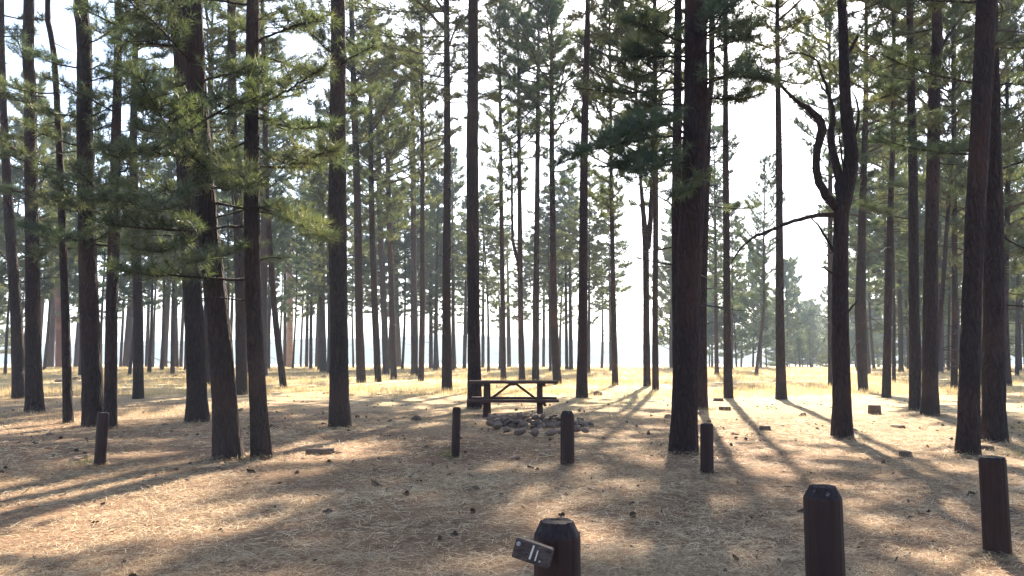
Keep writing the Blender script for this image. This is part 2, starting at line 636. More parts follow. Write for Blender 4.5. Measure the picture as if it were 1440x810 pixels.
gx = axis_pts(-7, 7, .09, -3200, 3200, 1.045)
gy = axis_pts(2.4, 12, .075, -60, 3400, 1.028)
GX, GY = np.meshgrid(gx, gy)
GZ = gz(GX, GY)
near = np.clip(1 - (GY - 10) / 30, 0, 1) * np.clip(GY / 2, 0, 1)
GZ = GZ + near * (.010 * snoise(GX * 7.5, GY * 8.2, 7) + .007 * snoise(GX * 17, GY * 15, 9))
mb = MB()
nx, ny = len(gx), len(gy)
ii, jj = np.meshgrid(np.arange(ny - 1), np.arange(nx - 1), indexing='ij')
q = (ii * nx + jj).ravel()
mb.add(np.stack([GX, GY, GZ], -1).reshape(-1, 3), np.stack([q, q + 1, q + nx + 1, q + nx], -1))
g = mb.build('ground', ground_mat(), smooth=True)
tag(g, 'forest floor of pine needle litter turning to dry golden grass', kind='structure')

# low hills far behind the field
mb = MB()
hx = np.linspace(-2000, 2000, 700)
hill = 22 + 6 * snoise(hx / 110, hx * 0 + 2, 3) + 1.2 * snoise(hx / 22, hx * 0, 5) + .7 * snoise(hx / 8, hx * 0, 1)
rows = []
for fy, fh in ((620, -9), (650, .0), (700, .5), (760, .85), (820, 1.0), (920, .8), (1080, -.5)):
    rows.append(np.stack([hx, np.full_like(hx, fy) + 9 * snoise(hx / 150, hx * 0 + fy, 1), np.where(fh < -1, -9, hill * fh - 5.5)], -1))
V = np.array(rows)
a, b = np.meshgrid(np.arange(len(rows) - 1), np.arange(len(hx) - 1), indexing='ij')
q = (a * len(hx) + b).ravel()
mb.add(V.reshape(-1, 3), np.stack([q, q + 1, q + len(hx) + 1, q + len(hx)], -1))
hm = tone_mat('far_hill_forest', [(0, (.018, .028, .026)), (1, (.022, .032, .026))], .95, spec=.05)
tag(mb.build('hills', hm, smooth=True), 'low hazy hills beyond the clearing', kind='structure')

# ------------------------------------------------------------------ crown prototypes
def crown_mesh(name, seed, leaf, H=12.0, R=2.2, nb=46, tr=.24, tn=13, tw=.022, twigs=9, sub=2, tgeo=True, dead=6, irregular=.3, shape='col'):
    rg = np.random.default_rng(seed)
    mb = MB()
    lean = rg.normal(size=2) * .0
    for i in range(nb):
        t = (i + rg.uniform(0, 1)) / nb
        t = t ** .85
        z = t * H * .97
        prof = (0.55 + .45 * math.sin(min(1, t / .45) * PI / 2)) * (1 - max(0, (t - .5) / .5) ** 2.2 * .78)
        if shape == 'cone':
            prof = (1.0 - .75 * t ** 1.5)
        L = R * prof * rg.uniform(1 - irregular * 1.4, 1 + irregular)
        az = i * 2.399 + rg.normal() * .5
        # clumpy: some sectors short
        L *= .78 + .3 * math.sin(az * 1.0 + seed * 1.7 + t * 5)
        d = np.array([math.cos(az), math.sin(az), rg.uniform(-.15, .3) + .6 * t])
        d /= np.linalg.norm(d)
        P = curve_pts((0, 0, z), d, L, .35, 5, rg, .1)
        r0 = .012 + .016 * L
        tube(mb, P, np.linspace(r0, r0 * .25, 6), 4, 0, caps=False)
        foliate(mb, P, r0, rg, tr, tn, tw, max(3, int(twigs * L / R)), .30 * L + .22, start=.32, sub=sub, twig_geo=tgeo)
    for i in range(dead):           # dead bare branches below the green crown
        z = -rg.uniform(.3, H * .35)
        az = rg.uniform(0, 2 * PI)
        L = rg.uniform(.4, 1.5)
        P = curve_pts((0, 0, z), (math.cos(az), math.sin(az), rg.uniform(-.2, .3)), L, -.2, 4, rg, .2)
        tube(mb, P, np.linspace(.018, .005, 5), 3, 0, caps=False)
        if L > .8:
            Q = curve_pts(P[2], P[3] - P[2] + rg.normal(size=3) * .1, L * .4, 0, 3, rg, .2)
            tube(mb, Q, np.linspace(.01, .004, 4), 3, 0, caps=False)
    return mb.mesh(name, [M_TWIG, leaf])


CROWN = {}
for s, lf in ((1, M_LEAF), (2, M_LEAF), (3, M_LEAFB)):
    CROWN['near%d' % s] = crown_mesh('crown', 100 + s, lf, H=13, R=2.5, nb=54, tr=.22, tn=20, tw=.016, twigs=15, sub=3)
for s, lf in ((1, M_LEAF), (2, M_LEAFY), (3, M_LEAFB), (4, M_LEAFY), (5, M_LEAF)):
    CROWN['mid%d' % s] = crown_mesh('crown', 200 + s, lf, H=12, R=2.6, nb=66, tr=.25, tn=20, tw=.025, twigs=17, sub=3, dead=16, irregular=.45, shape='col')
for s, lf in ((1, M_LEAFY), (2, M_LEAFY), (3, M_LEAF), (4, M_LEAFB)):
    CROWN['far%d' % s] = crown_mesh('crown', 300 + s, lf, H=14, R=2.6, nb=76, tr=.34, tn=16, tw=.052, twigs=15, irregular=.45, sub=2, tgeo=False, dead=8, shape='col')
for s, lf in ((1, M_LEAFB), (2, M_LEAF), (3, M_LEAFY)):
    CROWN['low%d' % s] = crown_mesh('crown', 400 + s, lf, H=12, R=3.2, nb=80, tr=.42, tn=16, tw=.075, twigs=14, irregular=.45, sub=2, tgeo=False, dead=2, shape='cone')


# ------------------------------------------------------------------ tree maker
def make_tree(label, pts, cb=None, crown=None, cw=1.0, H=None, mat=None, group=None, stubs=None, name='pine_tree', Y=None, base=None, seed=None, density=None):
    """pts: (y, x, width) in photo pixels, base first. cb = photo y where the green crown starts"""
    sd = seed if seed is not None else int(pts[0][1] * 7 + pts[0][0]) if pts else 1
    rg = np.random.default_rng(sd)
    y0, x0, w0 = pts[0]
    bx, by = ground_at(x0, y0)
    if by > 106 or by < 0:
        by = 106.0 - (y0 % 3) * 1.5
        bx = (x0 - 720) / F * by * 1.0034
    bz = float(gz(bx, by))
    Xs, Zs, Rs = [], [], []
    for (y, x, w) in pts:
        X, Z = at_depth(x, y, by)
        Xs.append(X); Zs.append(Z); Rs.append(w * by / F / 2)
    Zs[0] = bz
    Xs[0] = bx
    H = H or rg.uniform(20, 25)
    if len(pts) == 1:
        Xs.append(bx + rg.normal() * .25); Zs.append(bz + 8); Rs.append(Rs[0] * .72)
    top = bz + H
    if Zs[-1] < top - 1:
        k = 0 if len(Xs) < 3 else -3
        sl = (Xs[-1] - Xs[k]) / (Zs[-1] - Zs[k])
        sl = max(-.06, min(.06, sl))
        zt = Zs[-1]; xt = Xs[-1]; rt = Rs[-1]
        for u in (.35, .7, 1.0):
            Zs.append(zt + (top - zt) * u); Xs.append(xt + sl * (top - zt) * u * .8)
            Rs.append(max(.025, rt * (1 - u) ** .8))
    Xs, Zs, Rs = map(np.array, (Xs, Zs, Rs))
    root = empty(name, (bx, by, bz))
    tag(root, label, 'tree', group)
    near = by < 22
    sides = 44 if by < 16 else 32 if by < 22 else 14 if by < 45 else 9
    step = .07 if by < 22 else .35 if by < 45 else .8
    ztop_dense = min(top, bz + (9 if near else 40))
    zz = list(np.arange(bz - .25, ztop_dense, step))
    if ztop_dense < top:
        zz += list(np.arange(ztop_dense + .4, top, .6))
    zz = np.array(zz + [top])
    xx = np.interp(zz, Zs, Xs)
    rr = np.interp(zz, Zs, Rs)
    win = max(1, int((.25 if 'looped' in label else .9) / step))
    if win > 1:
        ker = np.ones(2 * win + 1) / (2 * win + 1)
        pad = np.pad(xx, win, mode='edge')
        xs = np.convolve(pad, ker, 'valid')
        e = np.clip((zz - bz) / 1.2, 0, 1) * np.clip((top - zz) / 1.5, 0, 1)
        xx = xx * (1 - e) + xs * e
    yy = by + .05 * np.sin(zz * .35 + sd) * np.clip((zz - bz) / 3, 0, 1)
    P = np.stack([xx - bx, yy - by, zz - bz], -1)
    mb = MB()
    tube(mb, P, rr, sides, 0, bark=(.10 if near else .08), seed=sd * .37, flare=.28 if near else .2)
    # thin dead stubs on the trunk
    ns = stubs if stubs is not None else (5 if near else 7)
    for i in range(ns):
        z = rg.uniform(2.2, 9 if near else 12)
        az = rg.uniform(0, 2 * PI)
        x = np.interp(z, P[:, 2], P[:, 0]); y = np.interp(z, P[:, 2], P[:, 1]); r = np.interp(z, P[:, 2], rr)
        L = rg.uniform(.15, .9)
        Q = curve_pts((x + math.cos(az) * r * .8, y + math.sin(az) * r * .8, z), (math.cos(az), math.sin(az), rg.uniform(-.3, .4)), L, rg.uniform(-.4, .2), 4, rg, .15)
        tube(mb, Q, np.linspace(.013 if near else .02, .004, 5), 4, 0, caps=False)
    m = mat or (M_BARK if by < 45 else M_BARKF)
    mb.build('trunk', m, root, smooth=True)
    root_info = dict(root=root, P=P, R=rr, bx=bx, by=by, bz=bz, H=H, rg=rg)
    fam_near = by < 26
    if cb is not None:
        zc = at_depth(x0, cb, by)[1] - bz
        zc = max(1.2, min(zc, H - 3))
        if crown is None:
            fam = 'near' if by < 26 else 'mid' if by < 62 else 'far'
            n = {'near': 3, 'mid': 5, 'far': 4}[fam]
            crown = fam + str(int(rg.integers(1, n + 1)))
        Hp = {'n': 13, 'm': 12, 'f': 14, 'l': 12}[crown[0]]
        Lc = H - zc
        c = bpy.data.objects.new('crown', CROWN[crown])
        COL.objects.link(c)
        c.parent = root
        cx = np.interp(zc, P[:, 2], P[:, 0]); tx = P[-1, 0]
        ang = math.atan2(tx - cx, Lc)
        c.location = (cx, 0, zc)
        sz = Lc / Hp
        sxy = cw * (.75 + .25 * sz) * (.95 if fam_near else 1.15)
        q = Quaternion((0, 1, 0), ang) @ Quaternion((0, 0, 1), rg.uniform(0, 2 * PI))
        c.rotation_mode = 'QUATERNION'
        c.rotation_quaternion = q
        c.scale = (sxy, sxy, sz)
    return root_info


def trunk_xyz(T, z):
    return np.array([np.interp(z, T['P'][:, 2], T['P'][:, 0]), np.interp(z, T['P'][:, 2], T['P'][:, 1]), z])


def px_branch(T, pix, dy=0.0, r0=.03, twigs=12, tl=.55, tn=34, tr=.17, tw=.0055, leaf=None, bare=False, start=.3, name='branch', w=None, sub=3):
    """a limb of tree T whose points are given in photo pixels; dy: how far it comes toward (-) or away from the camera"""
    rg = T['rg']
    pts = []
    n = len(pix)
    for i, (x, y) in enumerate(pix):
        Yd = T['by'] + dy * (i / (n - 1)) ** 1.0
        X, Z = at_depth(x, y, Yd)
        pts.append((X - T['bx'], Yd - T['by'], Z - T['bz']))
    pts = np.array(pts)
    seg = np.linalg.norm(np.diff(pts, axis=0), axis=1)
    s = np.concatenate([[0], np.cumsum(seg)])
    k = max(8, int(s[-1] / .12))
    u = np.linspace(0, s[-1], k)
    P = np.stack([np.interp(u, s, pts[:, a]) for a in range(3)], -1)
    for _ in range(3):
        Q = P.copy()
        Q[1:-1] = (P[:-2] + 2 * P[1:-1] + P[2:]) / 4
        P = Q
    P[1:-1] += rg.normal(size=(k - 2, 3)) * .008
    mb = MB()
    if w is None:
        R = np.linspace(r0, r0 * .3, k)
    else:
        R = np.interp(u / s[-1], np.linspace(0, 1, len(w)), np.array(w) * T['by'] / F / 2)
    big = R.max() > .05
    tube(mb, P, R, 16 if big else 6, 0, bark=.08 if big else .05, seed=rg.uniform(0, 9))
    if not bare:
        foliate(mb, P, max(r0, .02), rg, tr, tn, tw, twigs, tl, start=start, sub=sub)
    return mb.build(name, [M_BARK, leaf or M_LEAF], T['root'], smooth=False)


EXEC_TREES = True
T = {}
# ---------------------------------------------------------------- measured trees
# front rows
T['a1'] = make_tree('leaning pine at the left edge, its trunk bending out of the frame', [(560, 27, 18), (440, 22, 15), (300, 13, 13), (200, 8, 10), (100, 4, 9), (0, 2, 7)], cb=60)
T['a2'] = make_tree('straight dark pine second in from the left edge', [(580, 49, 23), (500, 47, 20), (440, 46, 19), (300, 43, 17), (200, 41, 16), (0, 43, 14)], cb=30)
T['a3'] = make_tree('slim dark pine with a narrow pole-like trunk left of the pair by the short post', [(596, 96, 13), (440, 93, 10.5), (300, 86, 9.5), (200, 82, 9), (100, 76, 8), (0, 68, 7)], cb=-60, cw=.8)
T['a4'] = make_tree('thick dark pine directly behind the leftmost short post', [(600, 132, 28), (520, 130, 26), (440, 127, 24), (300, 123, 22), (200, 120, 21), (0, 118, 19)], cb=-60)
T['a5'] = make_tree('reddish brown pine touching the right side of the thick one behind the leftmost post', [(603, 155, 17), (440, 158, 15.5), (300, 163, 15), (200, 163, 13), (100, 165, 11), (0, 166, 9)], cb=60)
T['a6'] = make_tree('short dark trunk standing alone between the reddish pine and the big left pair', [(560, 194, 14), (440, 194, 13), (300, 190, 12), (200, 188, 10), (0, 192, 7)], cb=150)
T['a7'] = make_tree('broad grey-barked pine just behind the biggest leaning trunk on the left', [(594, 278, 31), (540, 276, 26), (440, 272, 25), (300, 263, 23), (150, 257, 21), (0, 255, 20)], cb=-80)
T['a8'] = make_tree('biggest foreground pine left of centre, its dark trunk leaning to the left', [(645, 321, 39), (600, 318, 35), (560, 315, 33), (440, 306, 31), (300, 288, 29), (150, 278, 27), (0, 271, 26)], cb=-300)
T['a9'] = make_tree('medium reddish pine seen between the two foreground trunks left of centre', [(555, 340, 16), (440, 338, 15), (300, 335, 14), (220, 328, 13), (0, 326, 12)], cb=60)
T['a10'] = make_tree('foreground pine with a slightly curved trunk just right of the biggest leaning one', [(645, 368, 27), (560, 363, 23), (440, 357, 20.5), (300, 355, 21), (150, 355, 20), (0, 356, 18)], cb=-300)
T['a11'] = make_tree('thin pine leaning strongly left, half way between two big trunks', [(545, 399, 10), (500, 393, 9), (440, 386, 8), (300, 377, 7), (220, 374, 6.5), (0, 368, 5)], cb=100, cw=.8)
T['a13'] = make_tree('lone thick dark pine left of the picnic table with flared roots', [(600, 478, 30), (570, 477, 27), (440, 476, 24.5), (300, 474, 25), (200, 474, 23), (0, 476, 20)], cb=-120)
T['m4'] = make_tree('tall straight dark pine right behind the left end of the picnic table', [(575, 668, 20), (520, 667, 18), (440, 666, 17), (220, 664, 17), (0, 666, 14)], cb=-90)
T['r1'] = make_tree('thickest pine right of centre with a short post at its foot', [(638, 961, 38), (600, 962, 36), (440, 967, 34), (330, 971, 33), (250, 977, 34), (200, 979, 34), (100, 979, 32), (0, 977, 30)], cb=-300)
T['r1b'] = make_tree('narrower pine hidden behind the left side of the thickest right trunk', [(612, 955, 17), (440, 953, 15), (300, 951, 14), (150, 952, 12), (0, 953, 10)], cb=90, cw=1.3)
T['r1c'] = make_tree('pine whose root flare shows behind the right side of the thickest trunk', [(575, 986, 17), (500, 988, 12), (440, 989, 10), (300, 993, 9), (0, 1000, 8)], cb=60, cw=.9)
T['r7'] = make_tree('contorted pine whose trunk splits into curving looped stems', [(617, 1184, 27), (560, 1184, 24), (440, 1182, 22), (300, 1183, 20), (280, 1186, 22), (255, 1193, 20), (235, 1196.5, 19), (210, 1197, 18), (175, 1191, 17), (148, 1188, 16), (100, 1186, 14), (60, 1185, 13), (0, 1182, 12)], cb=-60, stubs=2, cw=.8)
T['r10'] = make_tree('dark pine on the left of a close pair right of the looped tree', [(577, 1287, 16), (500, 1286, 15), (440, 1284, 14), (220, 1284, 12), (0, 1280, 9)], cb=80)
T['r11'] = make_tree('thicker pine with flared base on the right of that close pair', [(585, 1307, 23), (540, 1308, 20), (440, 1309, 19), (220, 1312, 17), (0, 1313, 13)], cb=20)
T['r13'] = make_tree('front dark pine of the overlapping pair near the right edge, leaning right', [(640, 1361, 30), (600, 1362, 28), (540, 1364, 27), (440, 1367, 25), (300, 1374, 25), (200, 1379, 25), (0, 1388, 26)], cb=-300)
T['r14'] = make_tree('rear pine of the overlapping pair near the right edge, standing upright', [(622, 1397, 32), (560, 1398, 29), (440, 1398, 27), (300, 1396, 25), (200, 1393, 22), (0, 1390, 18)], cb=-200)
# middle rows
T['m1'] = make_tree('pine with an olive crown left of the slim one, two trunks left of the table', [(528, 583, 10), (440, 582, 9), (220, 581, 7), (120, 579, 5)], cb=330, crown='mid2')
T['m2'] = make_tree('slim dark pine standing close beside the olive-crowned one left of the table', [(536, 592, 8.5), (440, 594, 7.5), (220, 594, 6), (0, 592, 4)], cb=280, cw=.7, crown='mid4')
T['m3'] = make_tree('tall pine left of the table with a dense dark crown high above', [(550, 628.5, 15), (440, 628, 12), (220, 629, 10), (0, 628, 8)], cb=170, crown='mid1', cw=1.45)
T['m5'] = make_tree('thin straight pine rising behind the middle of the picnic table', [(535, 708, 8), (440, 707, 7), (220, 704, 5.5), (100, 703, 4)], cb=300, cw=.8)
T['m6'] = make_tree('thin pine with a second crooked stem rising behind the picnic table', [(536, 734, 9), (440, 732, 8), (220, 730, 6), (100, 729, 4)], cb=280, cw=.8)
T['m7'] = make_tree('upright pine behind the right half of the picnic table', [(537, 753, 10), (440, 754, 8.5), (220, 756, 7), (85, 757, 5)], cb=200)
T['m8'] = make_tree('pine with a slight lean at the right end of the picnic table', [(540, 784, 12), (500, 781, 11), (440, 779, 10), (220, 776, 7.5), (80, 776, 5)], cb=270, cw=.9)
T['m10'] = make_tree('tall dark pine standing right of the picnic table above the fire ring', [(559, 818, 16), (500, 819, 14), (440, 820, 13), (220, 821, 11), (0, 827, 7)], cb=50, cw=.9)
T['m11'] = make_tree('solitary slim pine in the bright gap right of the picnic table', [(542, 865, 9), (440, 863, 7.5), (220, 859, 5), (100, 858, 4)], cb=330, cw=.6, crown='mid5')
T['m12'] = make_tree('forked pine on the left of the pair before the thickest trunk', [(543, 910, 10), (440, 909, 9), (340, 908, 9), (260, 901, 5), (100, 893, 4)], cb=300, crown='mid1')
T['m13'] = make_tree('unforked pine on the right of the pair before the thickest trunk', [(548, 922, 9.5), (440, 921, 8), (300, 922, 7.5), (0, 921, 6)], cb=250, crown='mid5', cw=1.3)
T['a14'] = make_tree('slender upright pine first to the right of the lone thick trunk left of centre', [(538, 508, 13), (440, 505, 11), (300, 503, 10.5), (150, 498, 9), (0, 494, 7)], cb=230)
T['a15'] = make_tree('left trunk of the tight cluster of pines between the lone thick trunk and the table', [(537, 532, 9), (440, 527, 9.5), (300, 523, 8), (150, 521, 6)], cb=330, cw=.9)
T['a15b'] = make_tree('middle trunk of the tight cluster of pines left of the table', [(527, 543, 9), (440, 540, 9), (300, 534, 8), (150, 532, 6)], cb=330, crown='mid3')
T['a15c'] = make_tree('front right trunk of the tight cluster of pines left of the table', [(533, 554, 8.5), (440, 551, 8), (300, 547, 7), (150, 544, 5)], cb=350, crown='mid2')
T['a15d'] = make_tree('hazier trunk behind the right side of the tight pine cluster', [(515, 561, 10), (440, 557, 9), (250, 555, 7)], cb=380)
T['r3'] = make_tree('slim pine in the open just right of the thickest trunk', [(560, 1024.5, 13), (500, 1023, 11), (440, 1022, 10), (220, 1020, 8.5), (0, 1021, 6)], cb=150, cw=.8)
T['r6'] = make_tree('solitary straight pine in the sunny clearing with a long shadow', [(561, 1099, 15), (500, 1097, 12.5), (440, 1096, 11.5), (220, 1096, 9), (80, 1094, 7)], cb=135, cw=.95, stubs=4, crown='mid5')
T['r8'] = make_tree('pine directly right of the looped tree, bare below and thick at its foot', [(551, 1214, 13), (500, 1212, 14), (440, 1210, 14), (300, 1212, 10), (150, 1217, 7)], cb=320, crown='mid3')
T['r9'] = make_tree('thin pine left of the close pair, its crown starting high', [(559, 1246, 12), (500, 1248, 11), (440, 1250, 10), (300, 1252, 8), (200, 1255, 6.5)], cb=190, crown='mid2')
T['r12'] = make_tree('slim pine seen between the close pair and the overlapping pair on the right', [(548, 1341.5, 9), (440, 1342, 8), (220, 1343, 6)], cb=400, cw=.9)
T['r11b'] = make_tree('thin pine leaning right behind the thicker trunk of the close pair', [(550, 1313, 6), (440, 1323, 6), (300, 1332, 5.5), (220, 1340, 5)], cb=330, cw=.7)
T['r15'] = make_tree('narrow trunk showing in the slit between the overlapping right-hand pair', [(542, 1380, 7), (440, 1381, 6), (220, 1386, 5)], cb=380)
T['r16'] = make_tree('last upright pine before the right edge of the picture', [(543, 1418, 9), (440, 1414, 8), (220, 1417, 6)], cb=420, cw=1.1)
T['r7b'] = make_tree('trunk half hidden behind the left side of the looped tree', [(543, 1169, 9), (440, 1168, 8), (250, 1168, 6)], cb=330, cw=.7)
T['r5'] = make_tree('thin leaning pine alone in the field left of the sunny solitary one', [(529, 1063, 5), (480, 1069, 4.5), (430, 1074, 4), (340, 1074, 3)], cb=440, H=16, cw=.6, crown='mid3')
T['a10b'] = make_tree('straight trunk showing behind the right side of the curved foreground pine', [(530, 371, 10), (440, 371, 10), (330, 372, 9), (0, 375, 6)], cb=230)
T['a9b'] = make_tree('slim trunk in the gap beside the grey-barked pine on the left', [(543, 291, 9), (440, 291, 8), (200, 296, 6)], cb=300)
T['a12b'] = make_tree('hazy trunk close to the left side of the lone thick pine', [(524, 455, 9.5), (440, 453, 9), (300, 452, 8), (0, 456, 6)], cb=330)
T['a12'] = make_tree('thin dark trunk touching the pale pink one', [(516, 403, 5), (400, 401, 4.5), (300, 398, 4)], cb=330, cw=.7)
T['pale'] = make_tree('trunk coloured pale pinkish as if sunlit, in the gap left of the lone thick pine', [(509, 410, 9), (440, 408, 8.5), (340, 406, 7.5)], cb=330, mat=M_BARKPALE, stubs=3)
T['red1'] = make_tree('red-barked pine far behind the left edge trees', [(517, 84, 11), (440, 83, 10), (220, 74, 8)], cb=300, mat=M_BARKRED)
T['red2'] = make_tree('duller trunk beside the red-barked pine at the left', [(507, 76, 9), (440, 75, 8), (220, 66, 6)], cb=300)

back = [  # y, x, w, crown start, label
    (510, 59, 6, 430, 'thin far trunk behind the second pine from the left edge'),
    (510, 112, 7, 430, 'far trunk between the pole-like pine and the thick one behind the post'),
    (512, 174, 4, 440, 'very thin far trunk left of the lone short dark one'),
    (507, 182, 11, 420, 'wide hazy grey trunk left of the lone short dark one'),
    (514, 210, 5, 440, 'thin far trunk first to the right of the lone short dark one'),
    (512, 219, 3.5, 430, 'needle-thin far trunk second right of the lone short dark one'),
    (516, 234, 10, 400, 'thicker far trunk of the hazy group left of the grey-barked pine'),
    (517, 247.5, 8.5, 420, 'right-hand far trunk of the hazy group left of the grey-barked pine'),
    (513, 258, 5, 430, 'leaning far trunk hugging the grey-barked pine'),
    (515, 326, 5, 420, 'far trunk showing between the biggest leaning pine and the reddish one'),
    (510, 377, 4, 430, 'far trunk behind the thin leaning pine'),
    (508, 425, 3, 450, 'faintest far trunk right of the pale pink one'),
    (517, 431, 5, 440, 'left of two thin far trunks right of the pale pink one'),
    (519, 437, 5, 430, 'right of two thin far trunks right of the pale pink one'),
    (516, 448, 6, 430, 'far trunk just left of the hazy one by the lone thick pine'),
    (519, 606, 6, 420, 'left trunk of the far pair behind the tall dark-crowned pine'),
    (521, 612, 6, 420, 'right trunk of the far pair behind the tall dark-crowned pine'),
    (521, 638, 6, 400, 'far trunk just right of the tall dark-crowned pine'),
    (519, 653, 5.5, 410, 'far trunk just left of the tall pine behind the table'),
    (518, 679, 5, 380, 'far trunk just right of the tall pine behind the table'),
    (516, 716, 6, 370, 'hazy trunk between the two thin pines behind the table'),
    (513, 764, 4.5, 440, 'far hazy trunk between the two pines at the right end of the table'),
    (522, 774, 4, 400, 'far trunk touching the leaning pine at the right end of the table'),
    (520, 797, 5, 410, 'left trunk of the hazy double behind the tall dark pine right of the table'),
    (520, 803, 6, 410, 'right trunk of the hazy double behind the tall dark pine right of the table'),
    (525, 828, 4, 400, 'far trunk behind the tall dark pine right of the table'),
    (522, 858.5, 3.5, 440, 'far thin trunk close behind the solitary slim pine'),
    (518, 945, 5, 440, 'far trunk left of the thickest pine, crown low'),
    (527, 1008, 6, 440, 'far pine between the thickest trunk and the slim one in the open'),
    (520, 1029, 4, 440, 'far trunk just right of the slim pine in the open'),
    (522, 1206, 4, 440, 'far trunk behind the pine right of the looped tree'),
    (538, 1257, 5, 330, 'thin trunk crossing the right side of the thin high-crowned pine'),
    (524, 1267, 7, 430, 'bluish far trunk left of the close pair'),
    (525, 1322, 8, 420, 'bluish far trunk right of the close pair'),
    (523, 1334, 4, 430, 'thin bluish far trunk beside the slim pine on the right'),
    (528, 1430, 5, 420, 'dim greenish far pine at the very right edge'),
]
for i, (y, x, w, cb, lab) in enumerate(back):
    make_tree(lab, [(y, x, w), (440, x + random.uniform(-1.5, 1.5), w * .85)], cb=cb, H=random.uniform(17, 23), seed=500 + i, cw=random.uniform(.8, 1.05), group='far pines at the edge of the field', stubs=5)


# ---------------------------------------------------------------- unmeasured far trees
def far_tree(x, Y, H, fam, cbz, cw, label, group, w=.3, seed=0):
    rg = np.random.default_rng(seed)
    X = (x - 720) / F * Y
    z = float(gz(X, Y))
    root = empty('pine_tree', (X, Y, z))
    tag(root, label, 'tree', group)
    mb = MB()
    zz = np.linspace(-.3, H, 14)
    P = np.stack([.12 * np.sin(zz * .3 + seed) + rg.normal() * .02 * zz, 0 * zz, zz], -1)
    tube(mb, P, np.linspace(w / 2, .03, 14), 7, 0, bark=.06, seed=seed, flare=.2)
    mb.build('trunk', M_BARKF, root, smooth=True)
    c = bpy.data.objects.new('crown', CROWN[fam])
    COL.objects.link(c)
    c.parent = root
    Hp = {'f': 14, 'l': 12}[fam[0]]
    c.location = (np.interp(cbz, zz, P[:, 0]), 0, cbz)
    c.rotation_euler = (0, 0, rg.uniform(0, 6.28))
    sz = (H - cbz) / Hp
    c.scale = (cw, cw, sz)


rr = random.Random(5)
G = [
    # n, x range, Y range, H range, family, crown-base range, cw, label, group
    (31, (-140, 470), (52, 105), (17, 24), 'far', (4, 9), 1.15, 'hazy pine in the dense stand behind the left-hand trunks', 'pines of the dense stand on the left'),
    (11, (480, 690), (70, 104), (15, 20), 'far', (3.5, 7), 1.2, 'hazy pine in the thin row behind the tight cluster left of the table', 'pines of the thin row left of the table'),
    (7, (690, 850), (74, 100), (14, 17), 'far', (4, 7), .85, 'small-crowned far pine beyond the picnic table', 'far pines beyond the picnic table'),
    (27, (1190, 1580), (52, 105), (16, 23), 'far', (3, 7), 1.25, 'hazy pine in the stand behind the right-hand trunks', 'pines of the stand on the right'),
    (13, (940, 1085), (92, 150), (12, 17), 'low', (1.5, 3), .9, 'bushy far pine across the field right of the thickest trunk', 'bushy pines across the field, centre right'),
    (22, (1085, 1240), (112, 210), (11, 19), 'low', (1.0, 3), 1.2, 'pale bluish pine across the clearing behind the looped tree', 'bluish pines across the clearing'),
    (26, (1230, 1560), (108, 200), (13, 20), 'low', (1.2, 3), 1.05, 'bluish crowded pine across the field behind the right-hand stand', 'crowded pines across the field at right'),
    (16, (1085, 1420), (92, 125), (2.5, 6), 'low', (.1, .4), .38, 'small young pine growing at the far edge of the clearing', 'young pines at the field edge'),
    (6, (-140, 30), (110, 190), (12, 18), 'low', (1.5, 3), 1.0, 'pale far pine across the field at the left edge', 'pale pines at the left edge'),
]
sdd = 900
for n, xr, yr, hr, fam, cbr, cw, lab, grp in G:
    for i in range(n):
        sdd += 1
        x = xr[0] + (xr[1] - xr[0]) * (i + rr.random()) / n
        nv = 4 if fam == 'far' else 3
        far_tree(x, rr.uniform(*yr), rr.uniform(*hr), fam + str(rr.randint(1, nv)), rr.uniform(*cbr), cw * rr.uniform(.85, 1.2), lab, grp, rr.uniform(.22, .38), sdd)

# ---------------------------------------------------------------- limbs seen one by one
B = px_branch
t = T['r7']
B(t, [(1180, 296), (1171, 288), (1159, 274), (1150, 255), (1145.5, 233), (1146.5, 214), (1152, 197), (1158.5, 184), (1158, 171), (1150, 163), (1130, 150), (1112, 136), (1098, 118), (1085, 110), (1060, 104), (1035, 108)], dy=-.5, w=[12, 13, 12, 11, 10.5, 10.5, 11, 13, 12, 9, 6, 5, 4.5, 4, 3.5, 3, 2], name='limb', twigs=12, start=.72, tl=.7, tn=22, tr=.2, tw=.008)
B(t, [(1184, 290), (1181, 262), (1176, 232), (1169, 203), (1167, 188), (1173, 166), (1168, 142), (1160, 118), (1154, 92), (1146, 80), (1128, 72), (1108, 76)], dy=.5, w=[15, 13, 12, 11, 10, 8.5, 6, 4.5, 4, 3, 2.5, 2], name='limb', twigs=7, start=.85, tl=.5, tn=20, tr=.2, tw=.008)
B(t, [(1198, 196), (1207, 178), (1210, 155), (1203, 138), (1198, 128)], w=[5, 4.5, 4, 3, 2], bare=True)
B(t, [(1192, 76), (1200, 62), (1206, 51)], w=[6, 5, 4], bare=True)
B(t, [(1180, 302), (1160, 301), (1140, 303), (1120, 309), (1100, 317), (1080, 326), (1062, 331), (1045, 344), (1033, 358), (1028, 370)], dy=-.4, w=[9, 7, 6, 5.5, 5, 4.5, 4, 3, 2.5, 1.5], twigs=8, start=.55, tl=.4, tn=12, tr=.13, tw=.008, sub=1)
B(t, [(1178, 362), (1168, 350), (1160, 332), (1150, 315), (1140, 303), (1126, 294)], dy=.3, w=[5, 4.5, 4, 3, 2, 1.5], bare=True)
B(t, [(1178, 390), (1164, 380), (1150, 372)], dy=-.2, w=[4, 3, 1.5], bare=True)
B(t, [(1190, 440), (1198, 432), (1206, 423)], w=[3.5, 3, 2], bare=True)
B(t, [(1191, 255), (1186, 235), (1180, 205), (1181, 180)], dy=.15, w=[3.5, 3, 2.5, 2], bare=True)
